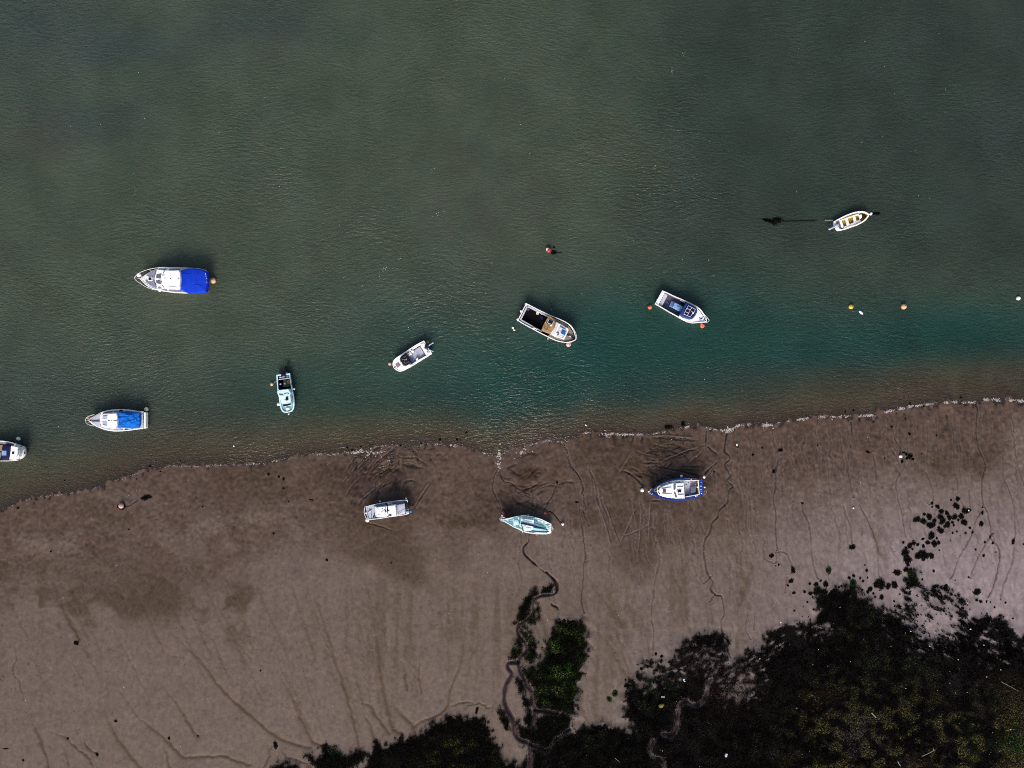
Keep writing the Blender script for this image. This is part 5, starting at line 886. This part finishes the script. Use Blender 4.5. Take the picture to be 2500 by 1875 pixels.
# ------------------------------------------------------------------ buoys, fenders and floats
BALLS={}
def buoy(px,py,r,mat,label,group=None,z=None,where='water',name='mooring_buoy',cat_='buoy',eye=True,rot=0.):
    R=r*MPP
    key=(mat,name,round(R,2))
    if where=='water': zc=R*.35
    elif where=='mud': x,y,g=onground(px,py,R); zc=max(g,0)+R*.8
    else: zc=z
    x,y=at(px,py,zc)
    if key not in BALLS:
        bm=bmesh.new(); ball_bm(bm,(0,0,0),R,1,1,.94,20,12); ball_bm(bm,(R*.05,0,R*.86),R*.24,1,1,.7,8,5); me=bm_mesh(name,bm); me.materials.append(M[mat]); me.polygons.foreach_set('use_smooth',[True]*len(me.polygons)); BALLS[key]=me
    o=bpy.data.objects.new(name,BALLS[key]); COL.objects.link(o); o.location=(x,y,zc); o.rotation_euler=(math.radians(crng.uniform(-25,25)),math.radians(crng.uniform(-25,25)),crng.uniform(0,6.28))
    tag(o,label,cat_,group)
    if eye:
        bm=bmesh.new(); q=[(R*.16*math.cos(t),0,R*1.05+R*.16*math.sin(t)) for t in np.linspace(0,2*math.pi,9)]; tube_bm(bm,q,R*.07,5); link('mooring_eye',bm_mesh('mooring_eye',bm),M['black'],o)
    return o
G='mooring buoys on the estuary'
buoy(520.5,685,7.3,'beigeb','large beige buoy touching the stern of the royal blue canopy cruiser',G)
buoy(357.3,999,5,'creamb','cream buoy off the stern corner of the blue tarpaulin cruiser',G)
buoy(45,1071,4.6,'whiteb','white buoy above the cruiser cut off by the left edge',G)
buoy(663.6,937.8,4.4,'beigeb','worn beige buoy left of the small pale cyan boat',G)
buoy(951.7,888,4.3,'beigeb','tan buoy ahead of the bow of the open motorboat with black helm',G)
buoy(1043.9,835,4.1,'oliveb','olive slimy buoy tucked beside the outboard of the open motorboat',G)
buoy(1388,840.7,6.4,'pinkb','faded pink buoy against the bow of the tan roofed boat',G)
buoy(1586.4,750.2,5.2,'orangeb','orange buoy behind the stern of the navy cuddy boat',G)
buoy(1714.6,795.4,5.7,'orangeb','orange buoy below the bow of the navy cuddy boat',G)
buoy(1339.7,610.3,7.2,'redb','dull red buoy with whitened cap alone in open water trailing black weed',G)
buoy(2077.6,748.8,5.8,'yellowb','yellow buoy floating beside a long white float',G)
buoy(2206.4,748.5,6.8,'beigeb','peach beige buoy alone between the yellow and white buoys',G)
buoy(2486,728,5,'whiteb','white buoy at the right edge of the water',G)
o=buoy(1339.7,610.3,3.2,'whiteb','flaking white crust on top of the dull red buoy',z=.42,where='z',name='barnacle_crust',cat_='crust',eye=False); p_=[q for q in COL.objects if q.get('label','').startswith('dull red buoy')][0]
for k_ in ('label','category'): del o[k_]
o.parent=p_; o.location=(.10,.05,.26); o.scale=(1.15,1.15,.6); o.rotation_euler=(0,0,0)
G='buoys stranded on the mud'
buoy(296,1235,6.2,'pinkb','faded pink buoy sitting in black weed on the lower left mud',G,where='mud')
buoy(2199,1114,4.1,'whiteb','white buoy on the mud at the edge of a black weed tangle',G,where='mud')
buoy(1568,1196.6,4.7,'whiteb','large white buoy on the mud ahead of the navy cruiser bow',G,where='mud')
buoy(1331,1252.6,4.1,'red','red buoy on the mud behind the turquoise sailing boat',G,where='mud')
buoy(1229,1251,3.,'red','small red buoy on the mud above the turquoise bow',G,where='mud')
buoy(1226,1258.5,2.2,'whiteb','tiny white buoy between the small red buoy and turquoise bow',G,where='mud')
buoy(1374,1279.3,3.6,'whiteb','white oval buoy at the end of the dark rope right of the turquoise boat',G,where='mud')
G='fenders hung on the boats'
def fend(x,y,r,mat,label,z): return buoy(x,y,r,mat,label,G,z=z,where='z',name='fender',cat_='fender',eye=False)
fend(339,671,5.4,'whiteb','white ball fender inside the bow rail of the royal blue canopy cruiser',1.6)
fend(390,706.5,5.4,'whiteb','white ball fender on the side deck of the royal blue canopy cruiser',1.5)
fend(680,986.7,4.2,'whiteb','pinkish white ball fender at the left bow of the pale cyan boat',.5)
fend(718,949.6,2.6,'whiteb','small white fender on the right side of the pale cyan boat',.6)
fend(1338,827,2.,'glasspale','small grey fender at the side of the tan roofed boat',.5)
zz=onground(946,1245)[2]
fend(897,1269.8,5,'whiteb','large white ball fender at the bow corner of the grubby work boat',zz+.6)
fend(927.6,1224,2.1,'creamb','small cream fender halfway along the work boat',zz+.5)
fend(991.4,1217,2.4,'whiteb','small white fender at the stern corner of the work boat',zz+.7)
fend(1002.5,1247.8,4.3,'blueb','blue ball fender at the stern of the work boat',zz+.7)
zz=onground(1284,1280)[2]
fend(1289.3,1257.6,1.5,'whiteb','tiny white fender on the upper side of the turquoise boat',zz+.6)
fend(1310.8,1305,2.4,'red','half hidden red fender under the lower side of the turquoise boat',zz+.5)
zz=onground(1650,1195)[2]
fend(1663.5,1162.7,3.6,'whiteb','white ball fender halfway along the upper side of the navy cruiser',zz+.7)
fend(1719,1164.5,3.7,'whiteb','white ball fender at the upper stern corner of the navy cruiser',zz+.7)
fend(1720.4,1189.5,2.4,'creamb','small cream fender at the transom of the navy cruiser',zz+.8)
def capsule(px,py,l,r,ang,mat,label,z=None,mud=False,name='float',cat_='float',group=None):
    """lozenge float lying flat; l and r in photo pixels, ang in picture degrees"""
    x,y,g=onground(px,py,r*MPP); g=max(0,g); zc=(g+r*MPP*.8) if mud else (z if z is not None else r*MPP*.4); x,y=at(px,py,zc)
    L=l*MPP; R=r*MPP; bm=bmesh.new(); ts=np.linspace(-1,1,13)
    tube_bm(bm,[(t*L/2,0,0) for t in ts],[max(.012,R*(1-abs(t)**3.2)**.6) for t in ts],12)
    o=link(name,bm_mesh(name,bm),M[mat],None,(x,y,zc),True); o.rotation_euler=(0,0,math.radians(-ang)); return tag(o,label,cat_,group)
capsule(2102,763,13,2.7,42,'whiteb','long white lozenge float beside the yellow buoy')
capsule(1799,1086,7,1.9,82,'whiteb','slim white float upright in a weed scrap right of the meandering runnel',mud=True)
capsule(1252,800,5.6,2.6,30,'creamb','upper of two cream floats behind the stern of the tan roofed boat'); capsule(1255.6,805.6,5.4,2.2,20,'creamb','lower of two cream floats behind the stern of the tan roofed boat')
capsule(2126,521.8,8,3.2,-55,'whiteb','white pear shaped fender at the bow of the dinghy',name='fender',cat_='fender')
capsule(571,1089,4,1.5,80,'whiteb','tiny white float in the shallows below the pale cyan boat'); capsule(1430,1038,5.4,1.6,40,'whiteb','tiny white float in the shallows above the foam line')
capsule(2083.5,1240,4.5,1.7,50,'whiteb','tiny white float alone on the open mud below the spiky clumps',mud=True); capsule(2365,1246,4,1.7,80,'whiteb','tiny white float caught in the upper weed island',mud=True)
# ropes and weed on the moorings
def rope(name,l,r,mat,label,z=.03,mud=False,cat_='rope'):
    P=[]
    for px,py in cat(l,5):
        if mud: x,y,g=onground(px,py); zc=max(0,g)+r*.6
        else: zc=z; x,y=at(px,py,zc)
        P.append((x,y,zc))
    bm=bmesh.new(); tube_bm(bm,P,r,6); o=link(name,bm_mesh(name,bm),M[mat]); return tag(o,label,cat_)
rope('mooring_rope',[(1335,1250),(1346,1250),(1354,1256),(1361,1265),(1366,1272),(1372,1277)],.045,'darkrope','dark rope lying on the mud from the red buoy to the white oval buoy',mud=True)
rope('weedy_rope',[(1903,540.8),(1925,541),(1950,540),(1975,539.6),(1994,538.4)],.07,'darkrope','straight black weedy rope floating left of the dinghy')
rope('mooring_rope',[(2014,537.6),(2034,537.3)],.03,'rope','short pale line reaching left from the dinghy stern',z=.2)
rope('mooring_rope',[(2356-1010,612),(1353,617),(1362,618),(1371,617)],.05,'darkrope','short black rope trailing from the dull red buoy')
rope('mooring_rope',[(304,1238),(314,1237),(325,1230),(338,1222)],.03,'darkrope','thin dark rope on the mud from the pink buoy to the spiky clump',mud=True)
rope('mooring_rope',[(668,936),(674,931),(678,927)],.02,'rope','thin line from the worn beige buoy to the pale cyan boat',z=.3)
rope('mooring_rope',[(1714,1166),(1722,1158),(1737,1140),(1751,1126)],.02,'darkrope','thin dark line running up from the navy cruiser stern over the mud',mud=True)
rope('mooring_rope',[(1585,1196),(1570,1182),(1555,1170),(1536,1155)],.02,'darkrope','thin dark line running up left from the navy cruiser bow over the mud',mud=True)
rope('mooring_rope',[(1003,1236),(1012,1230),(1020,1215),(1030,1198),(1042,1180)],.018,'darkrope','thin dark line curving up from the work boat stern',mud=True)
for p,r,l,s_ in (((1880,541),15,'black floating weed tuft at the far end of the weedy rope',(1.25,.5)),((1897,538.5),12,'black floating weed tuft where the weedy rope begins',(1.3,.8)),((2139,521.5),8,'black weed trailing in the water ahead of the dinghy bow',(1.8,.5)),((1351,616),8,'black weed tail floating beside the dull red buoy',(1.2,.7)),((1352,604),5,'thin dark weed wisp above the dull red buoy',(1.,.7))): clump(p,r,l,sc=s_)
clump((297,1237),11,'ring of black weed around the pink buoy on the mud')
for p,r in (((2212,1109),7),((2222,1114),9),((2202,1127),6),((2207,1105),5),((2228,1121),6),((2214,1119),5)): clump(p,r,'clump of the black weed tangle beside the white buoy on the mud','weed tangle at the white buoy')
clump((1800,1090),5,'small weed scrap under the slim white float')
# ------------------------------------------------------------------ foam, flecks and shells
FO=paint('dirty_foam',(.36,.33,.325),.8,.1,.25,9); SH=paint('bleached_shell',(.62,.62,.60),.6,.2,.3,9)
def flecks(name,P,label,mat,cat_=None,seed=1,k=7):
    """P: x,y,z,r  -> low irregular domes in one mesh"""
    g=np.random.default_rng(seed); P=np.array(P); n=len(P); a=np.linspace(0,2*math.pi,k,endpoint=False)[None,:]+g.uniform(0,6.28,(n,1))
    R=P[:,3:4]*g.uniform(.55,1.25,(n,k)); el=g.uniform(.6,1.4,(n,1))
    V=np.zeros((n,k+1,3)); V[:,:k,0]=P[:,0:1]+R*np.cos(a)*el; V[:,:k,1]=P[:,1:2]+R*np.sin(a); V[:,:k,2]=P[:,2:3]; V[:,k,:2]=P[:,:2]; V[:,k,2]=P[:,2]+np.minimum(.08,P[:,3]*.5)
    i=np.arange(k); F=(np.stack([i,(i+1)%k,np.full(k,k)],-1)[None]+(np.arange(n)*(k+1))[:,None,None]).reshape(-1,3)
    o=link(name,mesh_np(name,V.reshape(-1,3),F),mat); return tag(o,label,cat_,kind='stuff')
g=np.random.default_rng(77); sp=[(p[0],p[1]) for p in shore if -60<p[0]<2560]
sx2=np.array([p[0] for p in sp]); sy2=np.array([p[1] for p in sp])
strong=[(x0/1.7696,x1/1.7696,w) for x0,x1,w in ((60,240,.5),(250,360,.9),(380,640,.35),(725,1290,.9),(1335,1480,1.1),(1500,1570,2.2),(1620,1665,1.),(1690,1760,.5),(1790,1905,1.1),(1945,1990,2.2),(2090,2160,1.2))]+[(1250+x0/1.7696,1250+x1/1.7696,w) for x0,x1,w in ((-60,40,.6),(75,260,1.),(300,390,.9),(395,560,2.0),(595,660,1.),(720,765,1.8),(840,905,1.5),(905,965,2.6),(965,1035,1.8),(1080,1130,3.),(1145,1195,1.2),(1210,1285,1.8),(1320,1565,2.0),(1585,1730,2.2),(1745,1925,1.8),(1940,2005,1.8),(2020,2210,2.4))]
P=[]
for x0,x1,w in strong:
    n=int((x1-x0)*w*(1.9 if x1<1260 else 3.2)); c=[g.uniform(x0,x1) for _ in range(max(2,int((x1-x0)/8)))]
    for _ in range(n):
        px=c[g.integers(len(c))]+g.normal(0,2.9)
        if not x0-3<px<x1+3: continue
        py=np.interp(px,sx2,sy2)+g.normal(.6,.7+.45*w); r=g.gamma(1.5,.40)*MPP*(.33+.15*min(w,2.4))
        x,y=at(px,py); P.append((x,y,max(.0,gz(x,y))+.012,min(r,.12)))
for _ in range(260):
    px=g.uniform(0,2500); py=np.interp(px,sx2,sy2)+g.normal(0,2.4); x,y=at(px,py); P.append((x,y,max(0,gz(x,y))+.01,g.uniform(.02,.05)))
for cx_,cy_,sx_,sy_,n in ((1219,1113,3,10,30),(1217,1130,2,9,16),(1280,1102,8,2.5,16),(1274,1105,5,2,8),(905,1106,12,5,26),(872,1104,8,3,18),(935,1103,6,3,12),(950,1123,2,2,4),(1480,1060,8,4,26),(1780,1050,6,4,24),(1872,1038,6,3,20)):
    for _ in range(n):
        x,y=at(cx_+g.normal(0,sx_),cy_+g.normal(0,sy_)); P.append((x,y,max(0,gz(x,y))+.012,g.uniform(.03,.12)))
flecks('foam',P,'broken line of dirty white foam along the waterline',FO,'foam',seed=5)
P=[]
def q1(x,y): return (x/1.7696,y/1.7696)
def q2(x,y): return (1250+x/1.7696,y/1.7696)
for c,sx_,sy_,n,a in ((q1(583,825),4,14,12,0),(q1(595,893),3,5,4,0),(q1(577,765),2,6,4,0),(q1(620,500),9,9,8,0),(q1(430,545),3,10,4,0),(q1(1668,1160),12,9,16,0),(q1(1735,1118),9,5,6,0),(q1(1895,930),18,18,22,0),(q1(1180,800),20,25,8,0),(q1(947,573),2,4,3,0),(q1(1580,1240),20,15,5,0),(q1(125,1655),10,4,6,0),(q2(735,232),10,5,8,0),(q2(692,300),2,14,10,0),(q2(618,715),3,10,5,0),(q2(570,850),14,20,10,0),(q2(520,1010),12,20,7,0),(q2(1900,90),40,30,9,0),(q2(1530,170),8,6,4,0),(q2(790,1620),30,15,6,0),(q3([(95,70)])[0],5,9,8,0),(q3([(280,200)])[0],15,20,5,0),((1250,300),700,180,45,0),((1300,700),700,120,40,0),((2200,300),200,200,18,0)):
    for _ in range(max(2,int(n*.6))):
        px,py=c[0]+g.normal(0,sx_)*.6,c[1]+g.normal(0,sy_)*.6
        if py<np.interp(px,sx2,sy2)-25: x,y=at(px,py); P.append((x,y,.012,g.uniform(.015,.04)))
flecks('foam',P,'scattered white foam flecks drifting on the open water',SH,'foam',seed=6)
P=[]
for _ in range(110):
    px,py=g.uniform(0,2500),g.uniform(1000,1875)
    if py>np.interp(px,sx2,sy2)+12: x,y,z=onground(px,py); P.append((x,y,z+.01,g.uniform(.02,.05)))
for _ in range(90):
    px,py=g.uniform(1500,2500),g.uniform(1450,1875); i=int((at(px,py)[0]*.98-cx[0])/GS); j=int((at(px,py)[1]*.98-cy[0])/GS)
    if 0<=i<NX and 0<=j<NY and D_bank[j,i]>.5: x,y,z=onground(px,py); P.append((x,y,z+.30,g.gamma(2,.009)+.008))
for px,py,r in ((2220,1539,.14),(2266,1575,.16),(2398,1573,.15),(2366,1534,.16),(2336,1608,.13),(2073,1613,.13),(1904,1518,.20),(1853,1606,.12),(1670,1661,.14),(1844,1820,.15),(2405,1650,.18),(2439,1633,.13),(2315,1665,.10),(2208,1678,.10),(1943,1726,.09),(1980,1695,.10)): x,y,z=onground(px,py); P.append((x,y,z+.32,r*.5))
flecks('shell_fragments',P,'tiny bleached shells and scraps strewn over mud and weed',SH,'shells',seed=8)
def stick(l,r,mat,label,name='driftwood',dz=.35):
    Q=[]
    for px,py in l: x,y,z=onground(px,py,dz); Q.append((x,y,z+dz))
    bm=bmesh.new(); tube_bm(bm,Q,[r*(1-.5*i/len(Q)) for i in range(len(Q))],6)
    if len(l)>3: tube_bm(bm,[Q[-2],(Q[-2][0]+.05,Q[-2][1]+.3,Q[-2][2]+.05)],r*.5,5)
    tag(link(name,bm_mesh(name,bm),M['worn'] if mat is None else M[mat]),label,name.replace('_',' '))
stick([(2251,1846),(2265,1840),(2278,1833),(2283,1832)],.06,'khaki','pale forked driftwood stick on the olive weed near the bottom right')
stick([(2128,1740),(2139,1752)],.08,'khaki','short white driftwood branch on the olive weed')
stick([(2192,1859),(2195,1865),(2199,1870)],.07,'khaki','short pale stick at the bottom edge of the weed bank')
stick([(2444,1664),(2455,1670),(2470,1678),(2486,1687)],.04,'khaki','long thin pale stick by the right edge of the weed bank')
stick([(1502,1851),(1506,1855),(1512,1859)],.04,'khaki','thin pale twig low on the black weed left of the creek end')
x,y,z=onground(1772.7,1843.8,.4)
bm=bmesh.new(); ball_bm(bm,(0,0,0),.17,1.,1.5,.7,8,6); ball_bm(bm,(.08,.14,.05),.12,1,1,.8,7,5); tag(link('plastic_bag',bm_mesh('plastic_bag',bm),M['glasspale'],None,(x,y,z+.4)),'crumpled pale plastic bag on the black weed at the bottom','litter')
x,y,z=onground(1614,1724,.3); bm=bmesh.new(); ball_bm(bm,(0,0,0),.32,1.,.8,.4,10,6); ball_bm(bm,(.2,.12,.04),.2,1,1,.6,8,5); o=link('weed_tuft',bm_mesh('weed_tuft',bm),M['mustard'],None,(x,y,z+.25)); tag(o,'bright mustard yellow weed tuft left of the creek bend','seaweed')
x,y,z=onground(1618.5,1701.5,.3); bm=bmesh.new(); bmesh.ops.create_cube(bm,size=1); bmesh.ops.scale(bm,vec=(.42,.2,.08),verts=bm.verts); bmesh.ops.bevel(bm,geom=bm.edges[:],offset=.02,segments=1); tag(link('plank',bm_mesh('plank',bm),M['khaki'],None,(x,y,z+.3)),'small pale plank offcut above the mustard tuft','plank')
x,y,z=onground(1670,1660.5,.3); bm=bmesh.new(); bmesh.ops.create_cube(bm,size=1); bmesh.ops.scale(bm,vec=(.22,.22,.12),verts=bm.verts); bmesh.ops.bevel(bm,geom=bm.edges[:],offset=.03,segments=1); tag(link('foam_block',bm_mesh('foam_block',bm),M['lilac'],None,(x,y,z+.2)),'small pale square block below the round weed hummock','litter')
EXPO=0.95
# ------------------------------------------------------------------ camera, sky and sun
cam=bpy.data.objects.new('camera',bpy.data.cameras.new('camera')); COL.objects.link(cam); SC.camera=cam
cam.location=(0,0,H); cam.data.sensor_width=36; cam.data.lens=36*H/(2500*MPP); cam.data.clip_end=6000; cam.data.clip_start=1
w=bpy.data.worlds.new('World'); SC.world=w; w.use_nodes=True; nt=w.node_tree
sk=nt.nodes.new('ShaderNodeTexSky'); sk.sky_type='NISHITA'; sk.sun_disc=False
EL,AZ=math.radians(35),math.radians(186)      # the light comes from the bottom of the picture
sk.sun_elevation=EL; sk.sun_rotation=AZ; sk.air_density=1.2; sk.dust_density=6; sk.ozone_density=1
bg=nt.nodes['Background']; bg.inputs['Strength'].default_value=.09
nt.links.new(sk.outputs[0],bg.inputs['Color'])
s=bpy.data.lights.new('sun','SUN'); s.energy=1.5; s.angle=math.radians(24); s.color=(1,.95,.9)
so=bpy.data.objects.new('sun',s); COL.objects.link(so)
dv=Vector((math.sin(AZ)*math.cos(EL),math.cos(AZ)*math.cos(EL),math.sin(EL)))
so.rotation_euler=(-dv).to_track_quat('-Z','Y').to_euler(); so.location=dv*200
SC.view_settings.view_transform='Standard'; SC.view_settings.look='None'; SC.view_settings.exposure=EXPO; SC.view_settings.gamma=1
SC.cycles.max_bounces=5; SC.cycles.transparent_max_bounces=6
SC.cycles.use_denoising=False; SC.cycles.filter_width=1.0
